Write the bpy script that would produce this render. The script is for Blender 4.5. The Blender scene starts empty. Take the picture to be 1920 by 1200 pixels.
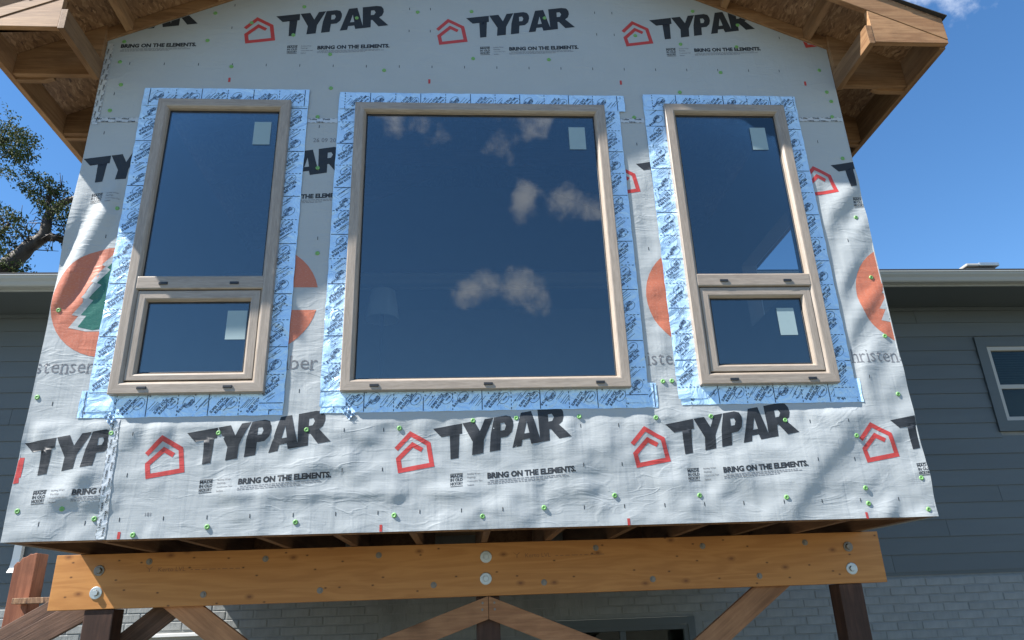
import bpy, bmesh, math, random
import numpy as np
from mathutils import Vector, Matrix, Quaternion

random.seed(7)
rng = np.random.default_rng(11)
S = bpy.context.scene
COL = S.collection

# ------------------------------------------------------------------ camera
cam_d = bpy.data.cameras.new("camera")
cam = bpy.data.objects.new("camera", cam_d)
COL.objects.link(cam)
cam_d.sensor_fit = 'HORIZONTAL'
cam_d.angle = math.radians(69.88)
cam_d.clip_start = 0.05
cam_d.clip_end = 2000
cam.matrix_world = Matrix(((0.99758354, 0.00855689, -0.06894828, 0),
                           (-0.06092401, -0.36929039, -0.92731487, 0),
                           (-0.03339687, 0.92927466, -0.36787669, 0),
                           (0, 0, 0, 1)))
S.camera = cam

# ------------------------------------------------------------------ sun and sky
SUN = Vector((-3.14, -1.0, 3.97)).normalized()          # towards the sun
sun_d = bpy.data.lights.new("sun", 'SUN')
sun_d.energy = 5.0
sun_d.angle = math.radians(0.53)
sun_d.color = (1.0, 0.955, 0.89)
sun = bpy.data.objects.new("sun", sun_d)
COL.objects.link(sun)
sun.rotation_euler = SUN.to_track_quat('Z', 'Y').to_euler()

world = bpy.data.worlds.new("World")
S.world = world
world.use_nodes = True
wn = world.node_tree.nodes
wl = world.node_tree.links
wn.clear()
w_out = wn.new("ShaderNodeOutputWorld")
w_bg = wn.new("ShaderNodeBackground")
w_bg.inputs["Strength"].default_value = 0.072
sky = wn.new("ShaderNodeTexSky")
sky.sky_type = 'NISHITA'
sky.sun_disc = False
sky.sun_elevation = math.asin(SUN.z)
sky.sun_rotation = math.atan2(SUN.x, SUN.y)
sky.altitude = 200
sky.air_density = 1.0
sky.dust_density = 0.0
sky.ozone_density = 3.0
# scattered fair-weather clouds, soft noise over the whole dome with a few larger puffs
tc = wn.new("ShaderNodeTexCoord")
n_warp = wn.new("ShaderNodeTexNoise"); n_warp.inputs["Scale"].default_value = 9.0; n_warp.inputs["Detail"].default_value = 6
wl.new(tc.outputs["Generated"], n_warp.inputs["Vector"])
v_sub = wn.new("ShaderNodeVectorMath"); v_sub.operation = 'SUBTRACT'; v_sub.inputs[1].default_value = (0.5, 0.5, 0.5)
wl.new(n_warp.outputs["Color"], v_sub.inputs[0])
v_sc = wn.new("ShaderNodeVectorMath"); v_sc.operation = 'SCALE'; v_sc.inputs["Scale"].default_value = 0.12
wl.new(v_sub.outputs[0], v_sc.inputs[0])
v_add = wn.new("ShaderNodeVectorMath"); v_add.operation = 'ADD'
wl.new(tc.outputs["Generated"], v_add.inputs[0]); wl.new(v_sc.outputs[0], v_add.inputs[1])
v_nrm = wn.new("ShaderNodeVectorMath"); v_nrm.operation = 'NORMALIZE'
wl.new(v_add.outputs[0], v_nrm.inputs[0])
puffs = [((0.155, -0.85, 0.505), 2.0), ((0.10, -0.855, 0.51), 1.9), ((0.03, -0.912, 0.415), 1.7), ((0.075, -0.91, 0.395), 1.7),
         ((-0.095, -0.805, 0.592), 1.7), ((-0.05, -0.81, 0.59), 1.2), ((0.05, -0.81, 0.590), 1.8), ((0.08, -0.80, 0.602), 1.6), ((0.54, 0.568, 0.622), 3.2),
         ((-0.5, -0.4, 0.77), 4.0), ((0.75, -0.45, 0.48), 3.0), ((-0.75, 0.55, 0.40), 3.0), ((0.3, -0.55, 0.78), 3.5)]
prev = None
for c, r in puffs:
    dt = wn.new("ShaderNodeVectorMath"); dt.operation = 'DOT_PRODUCT'
    dt.inputs[1].default_value = Vector(c).normalized()
    wl.new(v_nrm.outputs[0], dt.inputs[0])
    mr = wn.new("ShaderNodeMapRange"); mr.clamp = True
    mr.inputs["From Min"].default_value = math.cos(math.radians(r * 1.45)); mr.inputs["From Max"].default_value = math.cos(math.radians(r * 0.2))
    wl.new(dt.outputs["Value"], mr.inputs["Value"])
    if prev is None:
        prev = mr.outputs[0]
    else:
        mx = wn.new("ShaderNodeMath"); mx.operation = 'MAXIMUM'
        wl.new(prev, mx.inputs[0]); wl.new(mr.outputs[0], mx.inputs[1]); prev = mx.outputs[0]
n_c = wn.new("ShaderNodeTexNoise"); n_c.inputs["Scale"].default_value = 16.0; n_c.inputs["Detail"].default_value = 7; n_c.inputs["Roughness"].default_value = 0.62
wl.new(tc.outputs["Generated"], n_c.inputs["Vector"])
m_n = wn.new("ShaderNodeMath"); m_n.operation = 'MULTIPLY_ADD'; m_n.inputs[1].default_value = 4.2; m_n.inputs[2].default_value = -2.95
wl.new(n_c.outputs["Fac"], m_n.inputs[0])
m_mul = wn.new("ShaderNodeMath"); m_mul.operation = 'MULTIPLY_ADD'; m_mul.inputs[1].default_value = 1.5
wl.new(prev, m_mul.inputs[0]); wl.new(m_n.outputs[0], m_mul.inputs[2])
m_gain = wn.new("ShaderNodeMapRange"); m_gain.interpolation_type = 'SMOOTHSTEP'; m_gain.inputs["From Min"].default_value = 0.0; m_gain.inputs["From Max"].default_value = 1.45; m_gain.inputs["To Max"].default_value = 0.62
wl.new(m_mul.outputs[0], m_gain.inputs["Value"])
w_mix = wn.new("ShaderNodeMix"); w_mix.data_type = 'RGBA'
w_mix.inputs["B"].default_value = (8.5, 8.8, 9.2, 1)
wl.new(m_gain.outputs[0], w_mix.inputs["Factor"])
hs = wn.new("ShaderNodeHueSaturation"); hs.inputs["Saturation"].default_value = 1.2; hs.inputs["Value"].default_value = 1.1
wl.new(sky.outputs[0], hs.inputs["Color"]); wl.new(hs.outputs[0], w_mix.inputs["A"])
wl.new(w_mix.outputs["Result"], w_bg.inputs["Color"])
wl.new(w_bg.outputs[0], w_out.inputs[0])

S.view_settings.view_transform = 'Standard'
S.view_settings.look = 'None'
S.view_settings.gamma = 1.0
S.view_settings.exposure = 1.43
S.view_settings.use_curve_mapping = False

# ------------------------------------------------------------------ helpers
def finish(o, parent=None, label=None, cat=None, group=None, kind=None):
    COL.objects.link(o)
    if parent is not None:
        o.parent = parent
    if label: o["label"] = label
    if cat: o["category"] = cat
    if group: o["group"] = group
    if kind: o["kind"] = kind
    return o

def empty(name, loc, label, cat, group=None, kind=None):
    o = bpy.data.objects.new(name, None)
    o.empty_display_size = 0.2
    o.location = loc
    return finish(o, None, label, cat, group, kind)

def mesh_obj(name, verts, faces, mat, parent=None, smooth=False, uvs=None, **kw):
    me = bpy.data.meshes.new(name)
    me.from_pydata([tuple(v) for v in verts], [], [tuple(f) for f in faces])
    if uvs is not None:
        lay = me.uv_layers.new(name="uv")
        flat = [c for uv in uvs for c in uv]
        lay.data.foreach_set("uv", flat)
    if smooth:
        me.polygons.foreach_set("use_smooth", [True] * len(me.polygons))
    me.materials.append(mat)
    me.update()
    o = bpy.data.objects.new(name, me)
    o = finish(o, parent, **kw)
    if parent is not None:
        o.matrix_parent_inverse = wm(parent).inverted()
    return o

def wm(o):
    """world matrix without waiting for the depsgraph"""
    if o.parent is None: return o.matrix_basis.copy()
    return wm(o.parent) @ o.matrix_parent_inverse @ o.matrix_basis

def bm_obj(name, bm, mat, parent=None, smooth=False, **kw):
    me = bpy.data.meshes.new(name)
    bm.to_mesh(me); bm.free()
    if smooth:
        me.polygons.foreach_set("use_smooth", [True] * len(me.polygons))
    me.materials.append(mat)
    o = bpy.data.objects.new(name, me)
    o = finish(o, parent, **kw)
    if parent is not None:
        o.matrix_parent_inverse = wm(parent).inverted()
    return o

def box_vf(x0, x1, y0, y1, z0, z1):
    v = [(x0, y0, z0), (x1, y0, z0), (x1, y1, z0), (x0, y1, z0), (x0, y0, z1), (x1, y0, z1), (x1, y1, z1), (x0, y1, z1)]
    f = [(0, 3, 2, 1), (4, 5, 6, 7), (0, 1, 5, 4), (1, 2, 6, 5), (2, 3, 7, 6), (3, 0, 4, 7)]
    return v, f

def bevelled(bm, w):
    if w > 0:
        bmesh.ops.bevel(bm, geom=bm.edges[:], offset=w, segments=2, affect='EDGES', profile=0.6)

def box(name, x0, x1, y0, y1, z0, z1, mat, parent=None, bevel=0.003, **kw):
    bm = bmesh.new()
    v, f = box_vf(x0, x1, y0, y1, z0, z1)
    bv = [bm.verts.new(p) for p in v]
    for q in f: bm.faces.new([bv[i] for i in q])
    bevelled(bm, bevel)
    return bm_obj(name, bm, mat, parent, **kw)

def prism(name, pts, axis, a0, a1, mat, parent=None, bevel=0.002, **kw):
    """polygon pts in the plane across `axis`, extruded from a0 to a1.  axis y: pts are (x,z); x: (y,z); z: (x,y)"""
    def P(p, a):
        if axis == 'y': return (p[0], a, p[1])
        if axis == 'x': return (a, p[0], p[1])
        return (p[0], p[1], a)
    bm = bmesh.new()
    A = [bm.verts.new(P(p, a0)) for p in pts]
    B = [bm.verts.new(P(p, a1)) for p in pts]
    n = len(pts)
    bm.faces.new(A); bm.faces.new(B[::-1])
    for i in range(n):
        j = (i + 1) % n
        bm.faces.new((A[i], B[i], B[j], A[j]))
    bmesh.ops.recalc_face_normals(bm, faces=bm.faces[:])
    bevelled(bm, bevel)
    return bm_obj(name, bm, mat, parent, **kw)

def beam_between(name, p0, p1, w, t, mat, parent=None, up=(0, 1, 0), bevel=0.004, **kw):
    """a timber whose length runs p0->p1 along its own local X (so that the grain follows it)"""
    p0, p1 = Vector(p0), Vector(p1)
    L = (p1 - p0).length
    X = (p1 - p0).normalized(); Y = Vector(up); Z = X.cross(Y).normalized(); Y = Z.cross(X)
    bm = bmesh.new()
    v, f = box_vf(0, L, -t / 2, t / 2, -w / 2, w / 2)
    bv = [bm.verts.new(p) for p in v]
    for q in f: bm.faces.new([bv[i] for i in q])
    bevelled(bm, bevel)
    o = bm_obj(name, bm, mat, parent, **kw)
    M = Matrix((X, Y, Z)).transposed().to_4x4(); M.translation = p0
    o.matrix_basis = M
    return o

# ------------------------------------------------------------------ value noise for wrinkles (numpy)
_perm = rng.permutation(512)
_grad = rng.normal(size=(512, 2)); _grad /= np.linalg.norm(_grad, axis=1)[:, None]
def perlin(u, v, seed=0):
    u = np.asarray(u, float) + seed * 17.31; v = np.asarray(v, float) + seed * 9.77
    iu = np.floor(u).astype(int); iv = np.floor(v).astype(int)
    fu = u - iu; fv = v - iv
    def g(a, b, du, dv):
        k = _perm[(_perm[a & 511] + b) & 511]
        return _grad[k, 0] * du + _grad[k, 1] * dv
    su = fu * fu * fu * (fu * (fu * 6 - 15) + 10); sv = fv * fv * fv * (fv * (fv * 6 - 15) + 10)
    a = g(iu, iv, fu, fv); b = g(iu + 1, iv, fu - 1, fv); c = g(iu, iv + 1, fu, fv - 1); d = g(iu + 1, iv + 1, fu - 1, fv - 1)
    return (a + (b - a) * su) * (1 - sv) + (c + (d - c) * su) * sv
def sstep(a, b, x):
    t = np.clip((x - a) / (b - a), 0, 1)
    return t * t * (3 - 2 * t)

# ------------------------------------------------------------------ materials
def new_mat(name):
    m = bpy.data.materials.new(name); m.use_nodes = True
    nt = m.node_tree
    return m, nt.nodes, nt.links, nt.nodes["Principled BSDF"]

def ramp(N, stops, interp='LINEAR'):
    r = N.new("ShaderNodeValToRGB"); r.color_ramp.interpolation = interp
    e = r.color_ramp.elements
    while len(e) < len(stops): e.new(0.5)
    for i, (p, c) in enumerate(stops):
        e[i].position = p; e[i].color = (c[0], c[1], c[2], 1)
    return r

def mixc(N, L, a, b, fac, mode='MIX'):
    m = N.new("ShaderNodeMix"); m.data_type = 'RGBA'; m.blend_type = mode
    for sock, val in (("A", a), ("B", b)):
        if hasattr(val, "links") or hasattr(val, "is_linked"): L.new(val, m.inputs[sock])
        else: m.inputs[sock].default_value = (val[0], val[1], val[2], 1)
    if hasattr(fac, "is_linked"): L.new(fac, m.inputs["Factor"])
    else: m.inputs["Factor"].default_value = fac
    return m.outputs["Result"]

def noise(N, L, vec, scale, detail=4, rough=0.55, dist=0.0):
    n = N.new("ShaderNodeTexNoise"); n.inputs["Scale"].default_value = scale; n.inputs["Detail"].default_value = detail
    n.inputs["Roughness"].default_value = rough; n.inputs["Distortion"].default_value = dist
    L.new(vec, n.inputs["Vector"]); return n

def mapping(N, L, vec, scale=(1, 1, 1), loc=(0, 0, 0), rot=(0, 0, 0)):
    m = N.new("ShaderNodeMapping"); m.inputs["Scale"].default_value = scale; m.inputs["Location"].default_value = loc; m.inputs["Rotation"].default_value = rot
    L.new(vec, m.inputs["Vector"]); return m.outputs[0]

def bump(N, L, height, strength, dist, normal=None):
    b = N.new("ShaderNodeBump"); b.inputs["Strength"].default_value = strength; b.inputs["Distance"].default_value = dist
    L.new(height, b.inputs["Height"])
    if normal is not None: L.new(normal, b.inputs["Normal"])
    return b.outputs[0]

def wrap_surface(name, col, rough=0.5, var=0.06, spec=0.35, flake=0.0, flake_col=(0.5, 0.5, 0.48)):
    """woven polypropylene sheet; print inks share its weave and creases"""
    m, N, L, B = new_mat(name)
    t = N.new("ShaderNodeTexCoord"); o = t.outputs["Object"]
    n1 = noise(N, L, mapping(N, L, o, (1.6, 1, 2.2)), 2.2, 5)
    a = tuple(c * (1 - var) for c in col); b = tuple(min(1, c * (1 + var)) for c in col)
    c = mixc(N, L, a, b, n1.outputs["Fac"])
    if flake > 0:
        nf = noise(N, L, mapping(N, L, o, (90, 1, 260)), 1.0, 3, 0.6)
        r = ramp(N, [(0.50, (0, 0, 0)), (0.75, (flake, flake, flake))]); L.new(nf.outputs["Fac"], r.inputs[0])
        c = mixc(N, L, c, flake_col, r.outputs[0])
    L.new(c, B.inputs["Base Color"])
    B.inputs["Roughness"].default_value = rough
    B.inputs["Specular IOR Level"].default_value = spec
    # fine weave: uneven horizontal threads and crossing verticals
    nh = noise(N, L, mapping(N, L, o, (2.5, 1, 210)), 1.0, 2, 0.6)
    nv = noise(N, L, mapping(N, L, o, (170, 1, 4)), 1.0, 2, 0.6)
    cr = noise(N, L, mapping(N, L, o, (2.6, 1, 6.5)), 1.6, 4, 0.5, 0.8)
    crd = noise(N, L, mapping(N, L, o, (2.2, 1, 13), rot=(0, math.radians(-48), 0)), 1.0, 3, 0.5, 0.5)
    b1 = bump(N, L, nh.outputs["Fac"], 0.5, 0.0009)
    b2 = bump(N, L, nv.outputs["Fac"], 0.4, 0.0006, b1)
    b3 = bump(N, L, cr.outputs["Fac"], 0.45, 0.008, b2)
    b4 = bump(N, L, crd.outputs["Fac"], 0.4, 0.005, b3)
    for rz_, sx_, sd_ in ((14, 17, 0.0046), (-16, 13, 0.0052)):
        vc = noise(N, L, mapping(N, L, o, (sx_, 1, 1.7), loc=(rz_, 0, 3), rot=(0, math.radians(rz_), 0)), 1.0, 3, 0.45, 0.5)
        b4 = bump(N, L, vc.outputs["Fac"], 0.42, sd_, b4)
    rn = noise(N, L, mapping(N, L, o, (3.0, 1, 7.5), rot=(0, math.radians(-22), 0)), 1.0, 3, 0.5, 1.2)
    s1 = N.new("ShaderNodeMath"); s1.operation = 'SUBTRACT'; s1.inputs[1].default_value = 0.5; L.new(rn.outputs["Fac"], s1.inputs[0])
    s2 = N.new("ShaderNodeMath"); s2.operation = 'ABSOLUTE'; L.new(s1.outputs[0], s2.inputs[0])
    s3 = N.new("ShaderNodeMapRange"); s3.interpolation_type = 'SMOOTHSTEP'; s3.inputs["From Min"].default_value = 0.0; s3.inputs["From Max"].default_value = 0.07; s3.inputs["To Min"].default_value = 1.0; s3.inputs["To Max"].default_value = 0.0
    L.new(s2.outputs[0], s3.inputs["Value"])
    wh = noise(N, L, o, 2.1, 3, 0.6)
    wr = ramp(N, [(0.42, (0, 0, 0)), (0.62, (1, 1, 1))]); L.new(wh.outputs["Fac"], wr.inputs[0])
    s4 = N.new("ShaderNodeMath"); s4.operation = 'MULTIPLY'; L.new(s3.outputs[0], s4.inputs[0]); L.new(wr.outputs[0], s4.inputs[1])
    b5 = bump(N, L, s4.outputs[0], 0.5, 0.0016, b4)
    L.new(b5, B.inputs["Normal"])
    return m

WRAP = wrap_surface("house_wrap_sheet", (0.38, 0.408, 0.42), 0.6, spec=0.2)
INK_BLACK = wrap_surface("wrap_ink_black", (0.026, 0.030, 0.036), 0.55, spec=0.3)
INK_GREY = wrap_surface("wrap_ink_grey", (0.16, 0.165, 0.18), 0.45)
INK_RED = wrap_surface("wrap_ink_red", (0.46, 0.055, 0.05), 0.42)
INK_ORANGE = wrap_surface("wrap_ink_orange", (0.48, 0.15, 0.085), 0.4, flake=0.4, flake_col=(0.52, 0.36, 0.30))
INK_GREEN = wrap_surface("wrap_ink_green", (0.015, 0.12, 0.085), 0.33, spec=0.5, flake=0.25, flake_col=(0.2, 0.32, 0.27))

def plain(name, col, rough=0.5, metal=0.0, spec=0.5, nscale=0, nvar=0.1, bumps=None):
    m, N, L, B = new_mat(name)
    B.inputs["Roughness"].default_value = rough; B.inputs["Metallic"].default_value = metal; B.inputs["Specular IOR Level"].default_value = spec
    if nscale:
        t = N.new("ShaderNodeTexCoord")
        n = noise(N, L, t.outputs["Object"], nscale, 6, 0.6)
        c = mixc(N, L, tuple(x * (1 - nvar) for x in col), tuple(min(1, x * (1 + nvar)) for x in col), n.outputs["Fac"])
        L.new(c, B.inputs["Base Color"])
        if bumps:
            L.new(bump(N, L, n.outputs["Fac"], bumps[0], bumps[1]), B.inputs["Normal"])
    else:
        B.inputs["Base Color"].default_value = (*col, 1)
    return m

def wood(name, c_dark, c_light, scale=(1.2, 14, 14), rough=0.6, knots=0.0, knot_col=(0.10, 0.04, 0.015), tint=0.18, spec=0.3, uv=False, bmp=0.35, dirt=0.25):
    """grain runs along X of the object's coordinates unless scale says otherwise"""
    m, N, L, B = new_mat(name)
    t = N.new("ShaderNodeTexCoord"); o = t.outputs["UV" if uv else "Object"]
    info = N.new("ShaderNodeObjectInfo")
    off = N.new("ShaderNodeVectorMath"); off.operation = 'MULTIPLY_ADD'
    comb = N.new("ShaderNodeCombineXYZ")
    for s in ("X", "Y", "Z"): L.new(info.outputs["Random"], comb.inputs[s])
    L.new(comb.outputs[0], off.inputs[0]); off.inputs[1].default_value = (37, 53, 71); L.new(o, off.inputs[2])
    vec = mapping(N, L, off.outputs[0], scale)
    n1 = noise(N, L, vec, 1.0, 6, 0.6, 0.35)
    n2 = noise(N, L, mapping(N, L, off.outputs[0], tuple(s * 6 for s in scale)), 1.0, 3, 0.6)
    # growth rings: bands warped by the first noise
    wv = N.new("ShaderNodeMath"); wv.operation = 'MULTIPLY'; wv.inputs[1].default_value = 26.0; L.new(n1.outputs["Fac"], wv.inputs[0])
    sn = N.new("ShaderNodeMath"); sn.operation = 'SINE'; L.new(wv.outputs[0], sn.inputs[0])
    mr = N.new("ShaderNodeMapRange"); mr.inputs["From Min"].default_value = -1; L.new(sn.outputs[0], mr.inputs["Value"])
    c = mixc(N, L, c_dark, c_light, n1.outputs["Fac"])
    ring = mixc(N, L, tuple(x * 0.72 for x in c_dark), c_light, mr.outputs[0])
    c = mixc(N, L, c, ring, 0.32)
    fine = ramp(N, [(0.35, (0.72, 0.7, 0.68)), (0.65, (1.05, 1.05, 1.05))]); L.new(n2.outputs["Fac"], fine.inputs[0])
    c = mixc(N, L, c, fine.outputs[0], 0.6, 'MULTIPLY')
    if dirt > 0:
        nd = noise(N, L, off.outputs[0], 2.3, 6, 0.65)
        rd = ramp(N, [(0.35, (1 - dirt, 1 - dirt, 1 - dirt)), (0.6, (1, 1, 1))]); L.new(nd.outputs["Fac"], rd.inputs[0])
        c = mixc(N, L, c, rd.outputs[0], 1.0, 'MULTIPLY')
    if knots > 0:
        vo = N.new("ShaderNodeTexVoronoi"); vo.feature = 'F1'; vo.inputs["Scale"].default_value = 1.0; vo.inputs["Randomness"].default_value = 1.0
        L.new(mapping(N, L, off.outputs[0], (knots * 0.62, knots, knots)), vo.inputs["Vector"])
        rk = ramp(N, [(0.035, (1, 1, 1)), (0.075, (0.45, 0.45, 0.45)), (0.14, (0, 0, 0))]); L.new(vo.outputs["Distance"], rk.inputs[0])
        c = mixc(N, L, c, knot_col, rk.outputs[0])
    if tint > 0:
        mt = N.new("ShaderNodeMapRange"); mt.inputs["To Min"].default_value = 1 - tint; mt.inputs["To Max"].default_value = 1 + tint
        L.new(info.outputs["Random"], mt.inputs["Value"])
        c2 = N.new("ShaderNodeVectorMath"); c2.operation = 'SCALE'; L.new(c, c2.inputs[0]); L.new(mt.outputs[0], c2.inputs["Scale"]); c = c2.outputs[0]
    L.new(c, B.inputs["Base Color"])
    B.inputs["Roughness"].default_value = rough; B.inputs["Specular IOR Level"].default_value = spec
    b1 = bump(N, L, n2.outputs["Fac"], bmp, 0.0015)
    L.new(bump(N, L, n1.outputs["Fac"], bmp * 0.6, 0.003, b1), B.inputs["Normal"])
    return m

FIR_L, FIR_D = (0.40, 0.235, 0.12), (0.235, 0.115, 0.052)
WOOD_X = wood("fir_grain_x", FIR_D, FIR_L, (1.3, 16, 16), knots=2.2, tint=0.32)
WOOD_Y = wood("fir_grain_y", FIR_D, FIR_L, (16, 1.3, 16), knots=2.2, tint=0.32)
WOOD_JOIST = wood("shade_dark_joist", (0.10, 0.055, 0.035), (0.22, 0.13, 0.08), (16, 1.3, 16), tint=0.35)  # fir darkened in colour to stand in for shade under the floor
WOOD_CEDAR = wood("red_cedar", (0.18, 0.055, 0.028), (0.40, 0.16, 0.085), (14, 14, 1.2), knots=2.0, dirt=0.45)
WOOD_POST = wood("dark_brown_post", (0.045, 0.022, 0.016), (0.10, 0.05, 0.034), (14, 14, 1.2), dirt=0.4)  # very dark brown wood, grain running up the post
WOOD_BRACE = wood("brace_fir", (0.34, 0.15, 0.07), (0.52, 0.27, 0.135), (1.2, 15, 15), knots=2.0, dirt=0.3)
WOOD_OLD = wood("weathered_board", (0.075, 0.04, 0.026), (0.24, 0.14, 0.095), (1.4, 24, 24), dirt=0.35, bmp=0.8)
WOOD_FRAME = wood("woodgrain_vinyl", (0.315, 0.262, 0.212), (0.39, 0.33, 0.272), (3.0, 40, 1), rough=0.38, tint=0.05, spec=0.5, uv=True, bmp=0.10, dirt=0.06)

def veneer(name):
    """face of laminated veneer: soft flame grain with scattered small knots and pitch marks on the X-Z face"""
    m, N, L, B = new_mat(name)
    t = N.new("ShaderNodeTexCoord"); o = t.outputs["Object"]
    sp = N.new("ShaderNodeSeparateXYZ"); L.new(o, sp.inputs[0])
    cb = N.new("ShaderNodeCombineXYZ"); L.new(sp.outputs["X"], cb.inputs["X"]); L.new(sp.outputs["Z"], cb.inputs["Y"]); L.new(sp.outputs["Y"], cb.inputs["Z"])
    p = cb.outputs[0]
    n1 = noise(N, L, mapping(N, L, p, (0.75, 7, 7)), 1.0, 4, 0.5, 0.6)
    wv = N.new("ShaderNodeMath"); wv.operation = 'MULTIPLY'; wv.inputs[1].default_value = 46.0; L.new(n1.outputs["Fac"], wv.inputs[0])
    sn = N.new("ShaderNodeMath"); sn.operation = 'SINE'; L.new(wv.outputs[0], sn.inputs[0])
    mr = N.new("ShaderNodeMapRange"); mr.inputs["From Min"].default_value = -1; L.new(sn.outputs[0], mr.inputs["Value"])
    n2 = noise(N, L, mapping(N, L, p, (5, 90, 90)), 1.0, 3, 0.6)
    n3 = noise(N, L, mapping(N, L, p, (1.1, 2.5, 2)), 1.0, 4, 0.6)
    c = mixc(N, L, (0.41, 0.175, 0.048), (0.56, 0.27, 0.085), n3.outputs["Fac"])
    c = mixc(N, L, c, (0.62, 0.36, 0.14), 0.0)
    rg = mixc(N, L, (0.80, 0.72, 0.62), (1.05, 1.05, 1.05), mr.outputs[0]); c = mixc(N, L, c, rg, 0.55, 'MULTIPLY')
    fn_ = mixc(N, L, (0.75, 0.72, 0.7), (1.1, 1.1, 1.1), n2.outputs["Fac"]); c = mixc(N, L, c, fn_, 0.5, 'MULTIPLY')
    for sc, r0, r1, col in ((3.1, 0.018, 0.085, (0.20, 0.075, 0.022)), (5.3, 0.012, 0.05, (0.07, 0.028, 0.012))):
        vo = N.new("ShaderNodeTexVoronoi"); vo.voronoi_dimensions = '2D'; vo.inputs["Scale"].default_value = 1.0
        L.new(mapping(N, L, p, (sc * 0.8, sc * 1.35, 1), loc=(sc, sc * 2, 0)), vo.inputs["Vector"])
        rk = ramp(N, [(r0, (0.95, 0.95, 0.95)), (r0 * 1.8, (0.6, 0.6, 0.6)), (r1, (0, 0, 0))]); L.new(vo.outputs["Distance"], rk.inputs[0])
        c = mixc(N, L, c, col, rk.outputs[0])
    L.new(c, B.inputs["Base Color"]); B.inputs["Roughness"].default_value = 0.5; B.inputs["Specular IOR Level"].default_value = 0.35
    L.new(bump(N, L, n2.outputs["Fac"], 0.2, 0.0012), B.inputs["Normal"])
    return m
WOOD_LVL = veneer("laminated_veneer")

def osb(name):
    m, N, L, B = new_mat(name)
    t = N.new("ShaderNodeTexCoord"); o = t.outputs["Object"]
    warp = noise(N, L, o, 5, 3)
    add = N.new("ShaderNodeVectorMath"); add.operation = 'MULTIPLY_ADD'; add.inputs[1].default_value = (0.09, 0.09, 0.09)
    L.new(warp.outputs["Color"], add.inputs[0]); L.new(o, add.inputs[2])
    cols = []
    for rot, sc in ((0.3, (90, 24, 24)), (1.4, (80, 22, 22)), (2.3, (98, 30, 30))):
        v = N.new("ShaderNodeTexVoronoi"); v.inputs["Scale"].default_value = 1.0
        L.new(mapping(N, L, add.outputs[0], sc, rot=(0, 0, rot)), v.inputs["Vector"])
        sep = N.new("ShaderNodeSeparateColor"); L.new(v.outputs["Color"], sep.inputs[0]); cols.append(sep.outputs[0])
    mm = N.new("ShaderNodeMix"); mm.data_type = 'FLOAT'; L.new(cols[2], mm.inputs["Factor"]); L.new(cols[0], mm.inputs["A"]); L.new(cols[1], mm.inputs["B"])
    r = ramp(N, [(0.0, (0.08, 0.04, 0.022)), (0.2, (0.20, 0.105, 0.052)), (0.7, (0.29, 0.165, 0.085)), (1.0, (0.42, 0.265, 0.15))])
    L.new(mm.outputs["Result"], r.inputs[0])
    big = noise(N, L, o, 3.0, 4); rb = ramp(N, [(0.36, (0.62, 0.58, 0.56)), (0.58, (1, 1, 1))]); L.new(big.outputs["Fac"], rb.inputs[0])
    L.new(mixc(N, L, r.outputs[0], rb.outputs[0], 0.75, 'MULTIPLY'), B.inputs["Base Color"])
    B.inputs["Roughness"].default_value = 0.6
    L.new(bump(N, L, mm.outputs["Result"], 0.5, 0.003), B.inputs["Normal"])
    return m
OSB = osb("strand_board")

def tape_mat(name, col, metal, rough, crinkle=1.0):
    m, N, L, B = new_mat(name)
    t = N.new("ShaderNodeTexCoord"); o = t.outputs["Object"]
    n1 = noise(N, L, mapping(N, L, o, (9, 1, 9)), 1.0, 4, 0.5, 1.2)
    n2 = noise(N, L, mapping(N, L, o, (45, 1, 45)), 1.0, 3, 0.6)
    c = mixc(N, L, tuple(x * 0.9 for x in col), tuple(min(1, x * 1.08) for x in col), n1.outputs["Fac"])
    L.new(c, B.inputs["Base Color"])
    B.inputs["Metallic"].default_value = metal; B.inputs["Roughness"].default_value = rough
    B.inputs["Coat Weight"].default_value = 0.35; B.inputs["Coat Roughness"].default_value = 0.12
    b1 = bump(N, L, n1.outputs["Fac"], 0.9 * crinkle, 0.022)
    L.new(bump(N, L, n2.outputs["Fac"], 0.5 * crinkle, 0.0016, b1), B.inputs["Normal"])
    return m
TAPE = tape_mat("flashing_film", (0.50, 0.72, 0.99), 0.14, 0.27)
SEAM = tape_mat("seam_film", (0.50, 0.53, 0.55), 0.1, 0.35, 0.6)
TAPE_INK = plain("tape_ink", (0.025, 0.045, 0.09), 0.4)

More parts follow.
